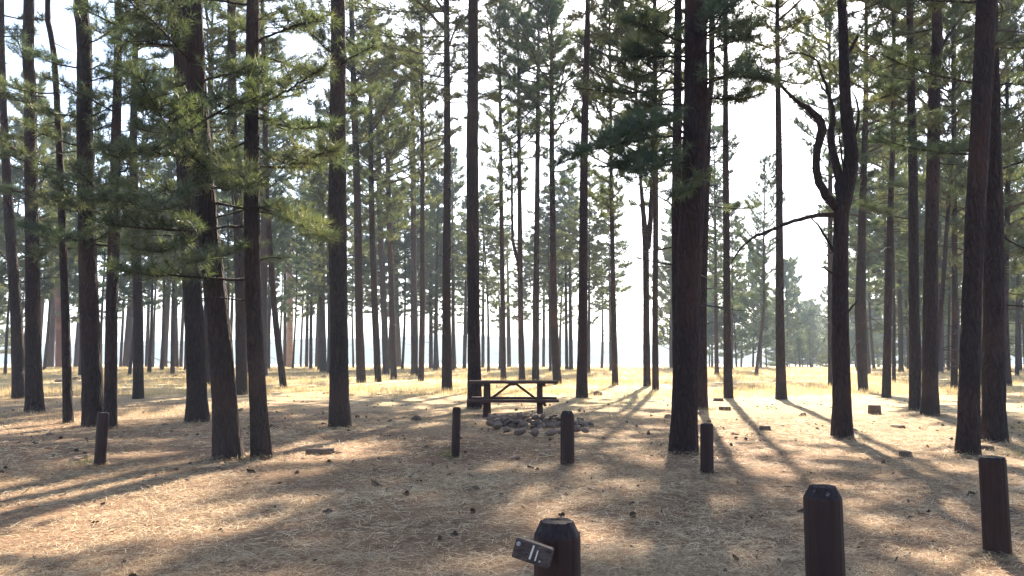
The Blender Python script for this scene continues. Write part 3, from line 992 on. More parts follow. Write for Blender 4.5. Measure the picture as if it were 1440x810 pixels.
B(T['m6'], [(733, 400), (728, 366), (721, 340), (720, 300), (720, 240), (717, 200)], w=[6, 5, 4, 3.5, 3, 2], name='limb', twigs=5, start=.7, tl=.5, tn=12, tr=.25, tw=.02)
B(T['m12'], [(911, 350), (914, 320), (916, 280), (918, 240), (918, 180), (917, 120)], w=[8, 7, 6.5, 5.5, 5, 3], name='limb', twigs=8, start=.6, tl=.7, tn=14, tr=.25, tw=.02)
B(T['r10'], [(1284, 110), (1270, 122), (1250, 135), (1232, 141), (1212, 144)], w=[4, 3.5, 3, 2.5, 2], dy=-.4, leaf=M_LEAFY, twigs=12, tl=.6, tn=20, tr=.2, tw=.01)
B(T['r10'], [(1284, 92), (1268, 86), (1250, 92), (1235, 100), (1225, 104)], w=[4, 3.5, 3, 2.5, 2], dy=.3, leaf=M_LEAFY, twigs=12, tl=.6, tn=20, tr=.2, tw=.01)
B(T['r11'], [(1313, 80), (1326, 62), (1340, 40), (1356, 20), (1372, 5)], w=[5, 4.5, 4, 3, 2], dy=.3, twigs=8, tl=.6, tn=20, tr=.2, tw=.01)

# low needle-bearing branches of the big left-hand pines
Lb = [
    ('a10', [(362, 142), (380, 140), (404, 128), (428, 112), (450, 98)], -2.2, M_LEAFY, 24, .5),
    ('a10', [(360, 205), (385, 225), (412, 232), (440, 222), (466, 212)], -2.4, M_LEAFY, 22, .45),
    ('a10', [(362, 292), (384, 296), (408, 306), (432, 322), (462, 338)], -1.8, M_LEAFY, 20, .38),
    ('a10', [(360, 60), (392, 44), (420, 34), (452, 30)], -1.6, M_LEAF, 16, .5),
    ('a10', [(360, 165), (388, 172), (412, 182), (436, 180), (458, 176)], -1.0, M_LEAF, 16, .5),
    ('a10', [(352, 320), (330, 316), (300, 322), (262, 326), (226, 324), (190, 318), (150, 316)], -1.4, M_LEAF, 26, .55),
    ('a10', [(350, 392), (320, 394), (290, 392), (250, 388), (205, 386), (165, 378)], -1.0, M_LEAF, 20, .45),
    ('a10', [(352, 345), (330, 356), (300, 362), (262, 370)], -1.8, M_LEAFY, 12, .4),
    ('a8', [(282, 300), (250, 296), (220, 292), (190, 285), (158, 280), (130, 284)], -1.8, M_LEAFY, 28, .5),
    ('a8', [(280, 215), (256, 222), (226, 214), (196, 212), (164, 222)], -1.8, M_LEAF, 26, .6),
    ('a8', [(280, 260), (300, 262), (322, 268), (344, 262), (356, 258)], -1.6, M_LEAF, 18, .5),
    ('a8', [(282, 250), (258, 262), (240, 276), (226, 300)], -2.2, M_LEAF, 18, .5),
    ('a8', [(277, 150), (252, 152), (226, 146), (198, 136)], -1.4, M_LEAF, 20, .55),
    ('a8', [(276, 120), (300, 108), (320, 104), (342, 96)], -1.2, M_LEAF, 14, .5),
    ('a8', [(285, 330), (268, 340), (244, 352), (214, 356), (186, 350)], -1.2, M_LEAFY, 16, .45),
    ('a8', [(274, 70), (250, 62), (222, 64), (196, 58)], -.8, M_LEAF, 16, .55),
    ('a8', [(284, 205), (300, 216), (314, 232), (330, 244)], -2.0, M_LEAFB, 16, .5),
    ('a7', [(258, 190), (238, 186), (212, 188), (190, 178)], -.6, M_LEAF, 16, .55),
    ('a7', [(262, 330), (240, 332), (214, 330), (178, 335), (140, 342), (110, 338)], -.6, M_LEAF, 22, .5),
    ('a4', [(122, 270), (140, 262), (160, 258), (184, 262)], -1.6, M_LEAFY, 16, .45),
    ('a4', [(122, 330), (100, 338), (82, 340), (64, 334)], -1.6, M_LEAFB, 16, .45),
    ('a4', [(122, 300), (104, 290), (84, 284), (62, 288)], -1.0, M_LEAFY, 12, .45),
    ('a4', [(120, 170), (100, 160), (80, 162), (58, 158)], -.8, M_LEAFY, 14, .5),
    ('a4', [(120, 100), (140, 92), (160, 88), (180, 94)], -.8, M_LEAF, 14, .5),
    ('a2', [(42, 200), (56, 190), (74, 180), (92, 182)], -.5, M_LEAFY, 14, .5),
    ('a2', [(42, 230), (26, 222), (12, 216), (-6, 220)], -.5, M_LEAFY, 12, .5),
    ('a13', [(474, 20), (450, 14), (424, 16), (404, 10)], -.5, M_LEAF, 14, .5),
    # right hand pine
    ('r1', [(966, 205), (944, 208), (920, 214), (894, 222), (868, 232)], -1.0, M_LEAFB, 24, .5),
    ('r1', [(966, 190), (940, 176), (912, 180), (884, 190), (856, 196)], -1.5, M_LEAFB, 28, .5),
    ('r1', [(968, 150), (944, 146), (918, 148), (890, 158)], .3, M_LEAF, 20, .55),
    ('r1', [(968, 215), (948, 222), (926, 232), (902, 250)], -1.6, M_LEAFB, 20, .5),
    ('r1', [(968, 90), (946, 76), (920, 70), (892, 78), (868, 90)], .2, M_LEAF, 24, .55),
    ('r1', [(985, 140), (1008, 136), (1030, 142), (1052, 138)], .3, M_LEAF, 18, .5),
    ('r1', [(985, 55), (1010, 44), (1036, 36), (1062, 40)], .5, M_LEAF, 18, .5),
    ('r1', [(968, 195), (945, 190), (918, 192), (890, 200), (864, 206), (838, 210), (812, 214), (796, 226)], -1.2, M_LEAFB, 42, .5),
    ('r1', [(968, 225), (940, 232), (912, 240), (884, 238)], -1.0, M_LEAFB, 22, .5),
    ('r1', [(970, 180), (948, 168), (922, 172), (896, 180)], -1.4, M_LEAFB, 22, .45),
    ('r1', [(975, 250), (968, 262), (962, 270), (950, 276)], -1.4, M_LEAF, 12, .4),
    ('r1', [(985, 120), (1010, 112), (1034, 106), (1062, 108), (1090, 118)], -.8, M_LEAF, 24, .5),
    ('r1', [(985, 80), (1006, 66), (1028, 60), (1052, 54)], -.8, M_LEAF, 16, .45),
    ('r1', [(968, 60), (940, 52), (912, 36), (886, 30)], -.6, M_LEAF, 20, .5),
    ('r1', [(968, 120), (944, 98), (918, 100), (884, 112)], .6, M_LEAF, 20, .55),
    ('r1', [(990, 40), (1000, 18), (1004, 2)], -.4, M_LEAF, 8, .4),
    ('r14', [(1405, 120), (1418, 116), (1432, 120), (1450, 122)], -.4, M_LEAF, 10, .5),
    ('r14', [(1403, 240), (1420, 232), (1440, 228), (1460, 222)], .6, M_LEAF, 12, .5),
    ('r14', [(1405, 330), (1420, 340), (1440, 350), (1460, 356)], .6, M_LEAFY, 14, .5),
]
for key, pix, dy, leaf, tw_, tl in Lb:
    if key in ('a8', 'a7', 'a2') or (key == 'a10' and pix[-1][0] < 400):
        leaf = M_LEAF
    B(T[key], pix, dy=dy, leaf=leaf, twigs=tw_, tl=tl, r0=.022, tn=36, tr=.17, tw=.008, sub=3)

# random extra low branches on the big left pines
rgb_ = np.random.default_rng(21)
for key, n, zlo, zhi in (('a1', 7, 3.5, 9), ('a2', 9, 3.5, 9), ('a3', 4, 4.5, 8), ('a4', 10, 3.6, 8.5), ('a5', 8, 3.2, 8.5), ('a6', 9, 4.0, 11), ('a7', 7, 4.5, 8), ('a8', 10, 3.6, 7.5), ('a9', 7, 4.0, 9), ('a10', 8, 3.6, 7), ('a13', 5, 6.2, 8.5), ('r1', 8, 5.2, 8), ('r1c', 6, 4.5, 9), ('r10', 7, 5, 10), ('r11', 6, 6, 10), ('r13', 5, 6.2, 8), ('r14', 6, 4.2, 8.5)):
    t = T[key]
    for i in range(n):
        z = zlo + (zhi - zlo) * (i + rgb_.uniform(0, 1)) / n
        az = rgb_.uniform(0, 2 * PI)
        L_ = rgb_.uniform(.9, 2.1)
        p = trunk_xyz(t, z)
        d = (math.cos(az), math.sin(az), rgb_.uniform(-.25, .15))
        P_ = curve_pts(p, d, L_, .3, 14, rgb_, .06)
        mb = MB()
        tube(mb, P_, np.linspace(.022, .007, 15), 6, 0, bark=.05)
        foliate(mb, P_, .02, rgb_, .18, 30, .009, int(11 * L_), .5, start=.25, sub=3)
        mb.build('branch', [M_BARK, (M_LEAF, M_LEAF, M_LEAFB, M_LEAF)[int(rgb_.integers(0, 4))]], t['root'])

# rest of the wood, unseen: pines added around the camera to cut sky fill
for i, (x, Y_, fam) in enumerate(((-6, -4, 1), (5, -6, 2), (-2.5, -10, 3), (9, -12, 1), (-11, -9, 2), (13, -3, 3), (-13, 1, 1), (2, -16, 2), (-7, -18, 3), (16, -14, 1), (-17, -15, 2), (8, -22, 3), (-3, -25, 1), (-12, 5.5, 2), (12.5, 5, 1))):
    root = empty('pine_tree', (x, Y_, 0))
    tag(root, 'tall unseen pine added around the camera to cut the sky light', 'tree', 'pines around the viewpoint')
    mb = MB()
    zz = np.linspace(-.3, 23, 30)
    tube(mb, np.stack([.1 * np.sin(zz * .3 + i), 0 * zz, zz], -1), np.linspace(.2, .03, 30), 16, 0, bark=.08, seed=i, flare=.25)
    mb.build('trunk', M_BARK, root, smooth=True)
    c = bpy.data.objects.new('crown', CROWN['near%d' % fam]); COL.objects.link(c); c.parent = root
    c.location = (0, 0, 6.5); c.scale = (1.35, 1.35, 1.25)

# ------------------------------------------------------------------ posts
def make_post(label, x, ytop, ybase, width, kind, Y=None, height=None):
    if Y is None:
        bx, by = ground_at(x, ybase)
    else:
        by = Y
        bx = (x - 720) / F * Y
    bz = float(gz(bx, by))
    h = height or at_depth(x, ytop, by)[1] - bz
    r = width * by / F / 2
    rg = np.random.default_rng(int(x))
    root = empty('wooden_post', (bx, by, bz))
    tag(root, label, 'post', 'brown wooden posts')
    sides = 40
    th = np.linspace(0, 2 * PI, sides, endpoint=False)
    wob = 1 + .018 * np.sin(3 * th + x) + .012 * np.sin(7 * th) + .006 * rg.normal(size=sides)
    # drying cracks
    for c in rg.integers(0, sides, 3):
        wob[c] -= .045
    cham = .055 if kind == 'chamfer' else .018
    k = .72 if kind == 'chamfer' else .9
    prof = [(-.25, 1.03)] + [(z, 1.02 - .02 * z / h) for z in np.linspace(0, h - cham - .012, 9)] + [(h - cham, .985)]
    mb = MB()

    def ring(z, s, oct_=0.0):
        rad = r * s * wob
        if oct_ > 0:       # faceted chamfer
            a = (th + .2) % (PI / 4) - PI / 8
            rad = rad * (1 - oct_ + oct_ * (math.cos(PI / 8) / np.cos(a)))
        return np.stack([rad * np.cos(th), rad * np.sin(th), np.full(sides, z)], -1)
    rings = [ring(z, s) for z, s in prof]
    nb = len(rings)
    V = np.concatenate(rings)
    i = np.arange(nb - 1)[:, None] * sides
    j = np.arange(sides)[None]
    j2 = (j + 1) % sides
    mb.add(V, np.stack([i + j, i + j2, i + sides + j2, i + sides + j], -1).reshape(-1, 4))
    shaft = mb.build('shaft', M_POST, root)
    mb = MB()
    rings = [ring(h - cham, .985, 0), ring(h - cham * .3, .985 - (.985 - k) * .72, .8 if kind == 'chamfer' else 0), ring(h - .001, k, .8 if kind == 'chamfer' else 0), ring(h + .003, k * .6, 0), ring(h + .004, .02, 0)]
    V = np.concatenate(rings)
    V[2 * sides:, 2] += rg.normal(size=3 * sides) * .0015
    n = len(rings)
    i = np.arange(n - 1)[:, None] * sides
    mb.add(V, np.stack([i + j, i + j2, i + sides + j2, i + sides + j], -1).reshape(-1, 4))
    mb.build('post_top', M_POSTTOP, root)
    root.rotation_euler = (rg.normal() * .012, rg.normal() * .015, rg.uniform(0, 1))
    return root, (bx, by, bz), h, r


make_post('slim brown post at the left in front of the thick dark pine', 140, 580, 655, 15, 'flat')
make_post('thinnest brown post, left of the stone fire ring', 640.5, 573, 643, 11.5, 'flat')
make_post('brown post with a chamfered top right before the stone fire ring', 798, 578, 655, 19, 'chamfer')
make_post('short brown flat-topped post at the foot of the thickest pine', 994.5, 596, 667, 18, 'flat')
make_post('large near post with a faceted tapering top, its foot below the frame', 1165, 684, 905, 51, 'chamfer')
make_post('tall brown round-topped post near the right edge', 1403, 642, 780, 34, 'flat')
root, (bx, by, bz), h, r = make_post('nearest chamfered post at the bottom, carrying a numbered wooden block', 782, 732, 0, 64, 'chamfer', Y=3.35, height=None)
root.rotation_euler = (0, 0, 0)
# the block nailed to its left front side
mb = MB()
bc = at_depth(750, 777, by - .16)
R_ = rotm(math.radians(-8), math.radians(15), math.radians(-14))
cpos = np.array([bc[0] - bx, -.155, bc[1] - bz])
box(mb, cpos, (.146, .075, .076), R_, 0, .005)
blk = mb.build('number_block', M_BLOCK, root)


def on_block(mb, u, v, su, sv, mat=0, tone=.5, d=.004, ang=0.0):
    c = cpos + R_ @ np.array([u, -.0375 - d * .4, v])
    box(mb, c, (su, d, sv), R_ @ rotm(0, ang, 0), mat, .001, tone)


mb = MB(); on_block(mb, .000, .003, .0075, .054, ang=.06); mb.build('numeral', M_CARVE, blk)
mb = MB(); on_block(mb, .021, -.003, .0055, .040, ang=.03); mb.build('numeral', M_CARVE, blk)
mb = MB()
pth = [cpos + R_ @ np.array(p) for p in ((-.058, -.036, .018), (-.058, -.05, .018))]
tube(mb, np.array(pth), [.009, .007], 12)
mb.build('bolt', M_METAL, blk)
mb = MB()
pth = [cpos + R_ @ np.array(p) for p in ((.038, -.036, -.020), (.038, -.043, -.020))]
tube(mb, np.array(pth), [.0045, .004], 10)
mb.build('nail', M_METAL, blk)

# ------------------------------------------------------------------ picnic table
tx, ty = ground_at(722, 587)
tz = float(gz(tx, ty + .7))
S = ty / F
TL = 128 * S                      # table length
TH = at_depth(722, 537, ty)[1] - tz
tab = empty('picnic_table', (tx, ty + .72, tz), math.radians(-1.2))
tag(tab, 'brown wooden picnic table with attached benches behind the stone fire ring', 'picnic table')
# table top: 5 planks
mb = MB()
for i in range(5):
    box(mb, ((-1) ** i * .004, (i - 2) * .148, TH - .024), (TL, .140, .062), None, 0, .006)
mb.build('tabletop', M_TABLE, tab)
BZ = at_depth(722, 563, ty)[1] - tz
for s in (-1, 1):
    mb = MB()
    for k in (0, 1):
        box(mb, (.003 * k, s * (.60 + .145 * k), BZ - .02), (TL * 1.0, .138, .056), None, 0, .006)
    mb.build('bench', M_TABLE, tab)
for sx in (-1, 1):
    lx = sx * TL * .298
    for sy in (-1, 1):
        mb = MB()
        a = np.array([lx, sy * .20, TH - .05]); b = np.array([lx, sy * .66, -.06])
        L_ = np.linalg.norm(b - a)
        ang = math.atan2((b - a)[1], -(b - a)[2])
        box(mb, (a + b) / 2, (.135, .07, L_), rotm(ang, 0, 0), 0, .006)
        mb.build('leg', M_TABLE, tab)
    mb = MB(); box(mb, (lx + sx * .105, 0, BZ - .09), (.055, 1.50, .10), None, 0, .006); mb.build('bench_support', M_TABLE, tab)
    mb = MB(); box(mb, (lx + sx * .105, 0, TH - .085), (.055, .72, .07), None, 0, .006); mb.build('top_cleat', M_TABLE, tab)
    mb = MB()
    a = np.array([sx * .07, 0, TH - .075]); b = np.array([lx - sx * .03, 0, BZ - .05])
    d = b - a
    box(mb, (a + b) / 2, (np.linalg.norm(d), .08, .055), rotm(0, math.atan2(-d[2], d[0]), 0), 0, .005)
    mb.build('brace', M_TABLE, tab)
mb = MB(); box(mb, (0, 0, TH - .072), (.13, .66, .05), None, 0, .005); mb.build('center_cleat', M_TABLE, tab)

# ------------------------------------------------------------------ stones
def stone_mesh(seed, flat=.7):
    rg = np.random.default_rng(seed)
    import bmesh
    bm = bmesh.new()
    bmesh.ops.create_icosphere(bm, subdivisions=3, radius=.5)
    dirs = rg.normal(size=(13, 3)); dirs /= np.linalg.norm(dirs, axis=1)[:, None]
    lim = rg.uniform(.30, .46, 13)
    for v in bm.verts:
        p = np.array(v.co)
        for d, l in zip(dirs, lim):
            t = p @ d
            if t > l:
                p = p - d * (t - l) * .88
        p += .012 * np.array([math.sin(p[1] * 23 + seed), math.sin(p[2] * 21), math.sin(p[0] * 25)])
        p[2] *= flat
        v.co = p
    me = bpy.data.meshes.new('stone')
    bm.to_mesh(me); bm.free()
    me.materials.append(M_ROCK)
    return me


STONES = [stone_mesh(i, f) for i, f in enumerate((.7, .6, .85, .55, .75, .65, .9, .5))]


def stone(label, group, x, y, z, s, me=None, flat=1.0, name='stone', rot=None):
    o = bpy.data.objects.new(name, me or random.choice(STONES))
    COL.objects.link(o)
    o.location = (x, y, z)
    o.scale = (s * random.uniform(.85, 1.25), s * random.uniform(.85, 1.15), s * flat * random.uniform(.85, 1.15))
    o.rotation_euler = rot or (random.uniform(-.4, .4), random.uniform(-.4, .4), random.uniform(0, 6.28))
    tag(o, label, 'stone', group)
    return o


cx, cy = ground_at(757, 600)
cy += .25
RW = 72 * cy / F
random.seed(4)
lab = 'rough dark stone heaped in the ring of the fire pit'
nring = 22
for layer, (n, rad, zz, sz) in enumerate(((44, 1.0, .035, .18), (42, .97, .10, .155), (20, .93, .15, .12))):
    for i in range(n):
        a = 2 * PI * (i + random.uniform(-.3, .3)) / n + layer
        rx = RW * rad * random.uniform(.9, 1.03)
        ry = RW * .62 * rad * random.uniform(.9, 1.03)
        x = cx + math.cos(a) * rx; y = cy + math.sin(a) * ry
        if layer == 2 and random.random() < .3:
            continue
        drop = .06 if x - cx > RW * .55 and layer else 0
        stone(lab, 'stones of the fire ring', x, y, float(gz(x, y)) + zz - drop, sz * random.uniform(.75, 1.25))
for i in range(64):
    a = random.uniform(0, 2 * PI); rr_ = math.sqrt(random.uniform(.25, 1.02))
    x = cx + math.cos(a) * RW * rr_; y = cy + math.sin(a) * RW * .62 * rr_
    stone(lab, 'stones of the fire ring', x, y, float(gz(x, y)) + random.uniform(.02, .13), random.uniform(.09, .19))
for (px, py, s) in ((700, 603, .25), (712, 609, .2), (731, 612, .22), (752, 613, .19), (775, 613, .21), (812, 607, .22), (824, 609, .17), (790, 612, .18), (690, 600, .2)):
    x, y = ground_at(px, py + 4)
    stone(lab, 'stones of the fire ring', x, y + .1, float(gz(x, y)) + .1, s)
x, y = ground_at(672, 592)
stone('flat pale stone slab lying at the left leg of the picnic table', None, x, y, .02, .42, flat=.28, rot=(0, 0, .3))
loose = [
    (534, 612, .13, 'rounded dark stone, leftmost of three in a row between the lone pine and thin post'), (550, 613, .11, 'flat dark stone in the middle of the row of three'),
    (568, 614, .09, 'smallest dark stone at the right end of the row of three'), (105, 648, .14, 'dark stone lying just left of the leftmost post'),
    (117, 644, .12, 'stone partly buried beside the leftmost post'), (68, 612, .12, 'dark stone in the shade left of the leftmost post'),
    (586, 591, .28, 'low flat rock between the lone thick pine and the picnic table'), (725, 646, .13, 'dark lump of stone in front of the fire ring'),
    (985, 583, .26, 'mossy rock at the foot of the root-flared trunk by the thickest pine'), (232, 598, .12, 'stone in the shade between the left trunks'),
    (84, 537, .5, 'low dark rock far out among the left-edge pines'), (246, 530, .5, 'low dark rock in the grass left of the grey-barked pine'),
    (107, 534, .45, 'flat far rock right of the pole-like pine'), (455, 531, .4, 'grassy rock behind the lone thick pine'),
    (841, 556, .4, 'low rock at the foot of the tall dark pine right of the table'), (494, 557, .28, 'rock just right of the lone thick pine'),
    (458, 554, .25, 'rock just left of the lone thick pine'), (1262, 600, .16, 'small stone on the sunny needles right of the looped tree'),
    (1100, 600, .1, 'small stone in the sunny clearing'), (1128, 585, .18, 'dark clod of earth beside the solitary pine shadow'),
    (337, 578, .22, 'stone at the right foot of the grey-barked pine'), (541, 548, .3, 'low stone in the grass below the tight cluster'),
    (703, 640, .07, 'pebble in front of the thin post and fire ring'), (940, 588, .2, 'stone behind the left foot of the thickest pine'),
]
for px, py, s, lab in loose:
    x, y = ground_at(px, py)
    stone(lab, None, x, y, float(gz(x, y)) + s * .12, s, flat=.8)


# ------------------------------------------------------------------ stumps, log
def stump(label, px, py, w, h, name='tree_stump'):
    x, y = ground_at(px, py)
    s = y / F
    root = empty(name, (x, y, float(gz(x, y))))
    tag(root, label, 'stump')
    r = w * s / 2; hh = h * s
    mb = MB()
    n = 6
    z = np.linspace(-.1, hh, n)
    tube(mb, np.stack([0 * z, 0 * z, z], -1), np.linspace(r * 1.08, r * .95, n), 22, 0, bark=.12, seed=px, flare=.15)
    mb.build('bark', M_STUMP, root)
    mb = MB()
    tube(mb, np.array([(0, 0, hh - .02), (0, 0, hh + .006), (0, 0, hh + .012)]), [r * .9, r * .88, r * .5], 20, 0, bark=.06, seed=px)
    mb.build('cut_face', M_CUT, root)


stump('knee-high cut stump in the sun right of the looped tree', 1230, 582, 16, 12)
stump('low cut stump in the sun right of the slim pine in the open', 1076, 605, 14, 6)
stump('small low stump on the sunny needles left of the overlapping pair', 1273, 642, 15, 7)
stump('low reddish stump between the feet of the overlapping right pair', 1386, 634, 18, 7)
stump('flat dark stump behind the post at the thickest pine, upper of two', 1010, 564, 13, 4)
stump('flat dark stump nearer the thickest pine, lower of two', 1019, 577, 15, 5)
stump('shallow stump on the needles left of the close pair', 1263, 601, 17, 3)

x, y = ground_at(450, 639)
lg = empty('log', (x, y, float(gz(x, y)) + .035), .12)
tag(lg, 'short split log lying on the needles in front of the lone thick pine', 'log')
Ls = 38 * y / F
mb = MB()
zz = np.linspace(-Ls / 2, Ls / 2, 14)
tube(mb, np.stack([zz, .01 * np.sin(zz * 9), 0 * zz], -1), np.full(14, .052), 18, 0, bark=.14, seed=3)
mb.build('bark', M_STUMP, lg)
mb = MB()
tube(mb, curve_pts((Ls / 2 - .02, 0, -.01), (1, -.2, .02), .14, -.2, 4, rng, .1), np.linspace(.028, .004, 5), 8, 0, bark=.1)
mb.build('splinter', M_STUMP, lg)


# ------------------------------------------------------------------ pine cones
def cone_mesh(seed):
    rg = np.random.default_rng(seed)
    mb = MB()
    n = 70
    for i in range(n):
        t = i / n
        a = i * 2.399
        z = (t - .5) * .085
        r = .030 * math.sin(min(1, t * 1.25 + .18) * PI * .93) + .004
        c = np.array([math.cos(a) * r * .6, math.sin(a) * r * .6, z])
        o = np.array([math.cos(a), math.sin(a), .35 - .2 * t])
        tgt = c + o * r * .75
        sd = np.array([-math.sin(a), math.cos(a), 0]) * .010
        up = np.array([0, 0, .005])
        V = [c - sd, c + sd, tgt + sd * .8 + up, tgt - sd * .8 + up, c - sd + up * 2, c + sd + up * 2]
        mb.add(V, [[0, 1, 2, 3], [4, 3, 2, 5]], 0, rg.uniform(0, 1))
        mb.add([V[0], V[3], V[4], V[1], V[2], V[5]], [[0, 1, 2], [3, 5, 4]], 0, .2)
    zz = np.linspace(-.043, .043, 6)
    tube(mb, np.stack([0 * zz, 0 * zz, zz], -1), [.012, .02, .02, .018, .012, .004], 8, 0, tone=.1)
    return mb.mesh('pine_cone', M_CONE)


CONES = [cone_mesh(1), cone_mesh(2)]
random.seed(9)
for i in range(140):
    y = 3.3 * (26 / 3.3) ** random.random()
    x = random.uniform(-.66, .66) * y
    if snoise(x * .5, y * .5, 2.2) < -.25 and random.random() < .6:
        continue
    o = bpy.data.objects.new('pine_cone', CONES[i % 2])
    COL.objects.link(o)
    s = random.uniform(.35, .75)
    o.scale = (s, s, s)
    o.location = (x, y, float(gz(x, y)) + .028 * s)
    o.rotation_euler = (PI / 2 + random.uniform(-.5, .5), random.uniform(-.3, .3), random.uniform(0, 6.28))
    tag(o, 'small dark pine cone lying on the needle litter', 'pine cone', 'pine cones scattered on the ground')


# ------------------------------------------------------------------ needle litter (uncountable)
def litter(n, y0, y1, length, width, lift, seed, zoff=.006):
    rg = np.random.default_rng(seed)
    # ~uniform over the ground wedge the photo sees
    y = np.sqrt(rg.uniform(y0 ** 2, y1 ** 2, n))
    x = rg.uniform(-.72, .72, n) * y
    keep = rg.uniform(0, 1, n) < np.clip(.55 + .5 * snoise(x * 1.3, y * 1.3, 5) + .35 * snoise(x * 4.1, y * 4.5, 2), .08, 1)
    x, y = x[keep], y[keep]
    n = len(x)
    az = rg.uniform(0, 2 * PI, n) + 1.2 * snoise(x * 2, y * 2, 8)
    el = np.abs(rg.normal(0, lift, n))
    L = length * rg.uniform(.5, 1.15, n)
    bend = rg.normal(0, .35, n)
    z = gz(x, y) + zoff + .010 * snoise(x * 7.5, y * 8.2, 7) + rg.uniform(0, .012, n)
    p0 = np.stack([x, y, z], -1)
    d0 = np.stack([np.cos(az) * np.cos(el), np.sin(az) * np.cos(el), np.sin(el)], -1)
    az2 = az + bend
    el2 = el - rg.uniform(.1, .5, n) * (el > .12)
    d1 = np.stack([np.cos(az2) * np.cos(el2), np.sin(az2) * np.cos(el2), np.sin(el2)], -1)
    p1 = p0 + d0 * (L * .5)[:, None]
    p2 = p1 + d1 * (L * .5)[:, None]
    p2[:, 2] = np.maximum(p2[:, 2], z - .002)
    sd = np.stack([-np.sin(az), np.cos(az), rg.normal(0, .5, n)], -1)
    sd /= np.linalg.norm(sd, axis=1)[:, None]
    w = (width * rg.uniform(.6, 1.3, n))[:, None] * .5
    V = np.stack([p0 - sd * w, p0 + sd * w, p1 + sd * w, p1 - sd * w, p2 + sd * w * .5, p2 - sd * w * .5], 1).reshape(-1, 3)
    b = (np.arange(n) * 6)[:, None]
    f = np.stack([np.concatenate([b, b + 1, b + 2, b + 3], 1), np.concatenate([b + 3, b + 2, b + 4, b + 5], 1)], 1).reshape(-1, 4)
    patch = .5 + .5 * snoise(x * .8, y * .8, 12)
    tone = np.repeat(np.clip(rg.uniform(0, 1, n) ** 1.15 * .85 + patch * .26 - .08, 0, 1), 2)
    return V, f, tone


mb = MB()
for (n, y0, y1, L, w, lift, sd) in ((170000, 2.7, 6.0, .12, .0019, .24, 1), (170000, 6, 11, .13, .0030, .22, 2), (90000, 11, 20, .15, .0062, .20, 3)):
    V, f, tn = litter(n, y0, y1, L, w, lift, sd)
    mb.add(V, f, 0, tn)
# needles and bark flakes drifted up against trunks and posts
rg = np.random.default_rng(31)
for o in [o for o in bpy.data.objects if o.parent is None and o.name.split('.')[0] in ('pine_tree', 'wooden_post') and 2 < o.location.y < 24]:
    isp = o.name.startswith('wooden')
    body = [c for c in o.children if c.name.split('.')[0] in ('trunk', 'shaft')][0]
    rad = max(v.co.xy.length for v in body.data.vertices if v.co.z < .1) * (1.0 if isp else .95)
    n = 260 if isp else 900
    a = rg.uniform(0, 2 * PI, n)
    e = rg.exponential(.07 if isp else .16, n)
    x = o.location.x + np.cos(a) * (rad + e - .01); y = o.location.y + np.sin(a) * (rad + e - .01)
    z = gz(x, y) + rg.uniform(0, 1, n) * (.035 if isp else .075) * np.exp(-e / .12)
    az = rg.uniform(0, 2 * PI, n); el = rg.uniform(-.4, .5, n)
    L_ = rg.uniform(.05, .16, n)
    d = np.stack([np.cos(az) * np.cos(el), np.sin(az) * np.cos(el), np.sin(el)], -1) * L_[:, None]
    p = np.stack([x, y, z], -1)
    sd_ = np.stack([-np.sin(az), np.cos(az), 0 * az], -1) * rg.uniform(.002, .005, n)[:, None]
    mb.add(np.stack([p - sd_, p + sd_, p + d + sd_ * .4, p + d - sd_ * .4], 1).reshape(-1, 3), np.arange(n * 4).reshape(-1, 4), 0, rg.uniform(0, .8, n))
# dark bark flakes and crumbs all over
n = 5200
y = np.sqrt(rg.uniform(2.8 ** 2, 26 ** 2, n)); x = rg.uniform(-.7, .7, n) * y
k = snoise(x * .7, y * .7, 15) + rg.normal(0, .5, n) > .1
x, y = x[k], y[k]; n = len(x)
c = np.stack([x, y, gz(x, y) + rg.uniform(.008, .03, n)], -1)
u = rg.normal(size=(n, 3)) * [1, 1, .35]; u /= np.linalg.norm(u, axis=1)[:, None]
v_ = np.cross(u, rg.normal(size=(n, 3)) * [.4, .4, 1]); v_ /= np.linalg.norm(v_, axis=1)[:, None]
s1 = rg.exponential(.014, n)[:, None] + .006; s2 = s1 * rg.uniform(.3, .8, (n, 1)); nn_ = np.cross(u, v_) * .006
V = np.stack([c - u * s1 - v_ * s2 * .6, c + u * s1 * .7 - v_ * s2, c + u * s1 + v_ * s2 * .7, c - u * s1 * .6 + v_ * s2, c + nn_ * 1.5], 1).reshape(-1, 3)
b5 = (np.arange(n) * 5)[:, None]
for q3 in ((0, 1, 4), (1, 2, 4), (2, 3, 4), (3, 0, 4)):
    mb.add(V, b5 + np.array([q3]), 1, rg.uniform(0, 1, n)) if q3 == (0, 1, 4) else None
    if q3 != (0, 1, 4):
        mb.f.append((b5 + np.array([q3]) + mb.n - len(V)).astype(np.int32)); mb.m.append(np.full(n, 1, np.int32)); mb.tone.append(rg.uniform(0, 1, n).astype(np.float32))
lo = mb.build('needle_litter', [M_DUFF, M_CONE])
tag(lo, 'carpet of fallen straw coloured pine needles over the forest floor', 'needle litter', kind='stuff')


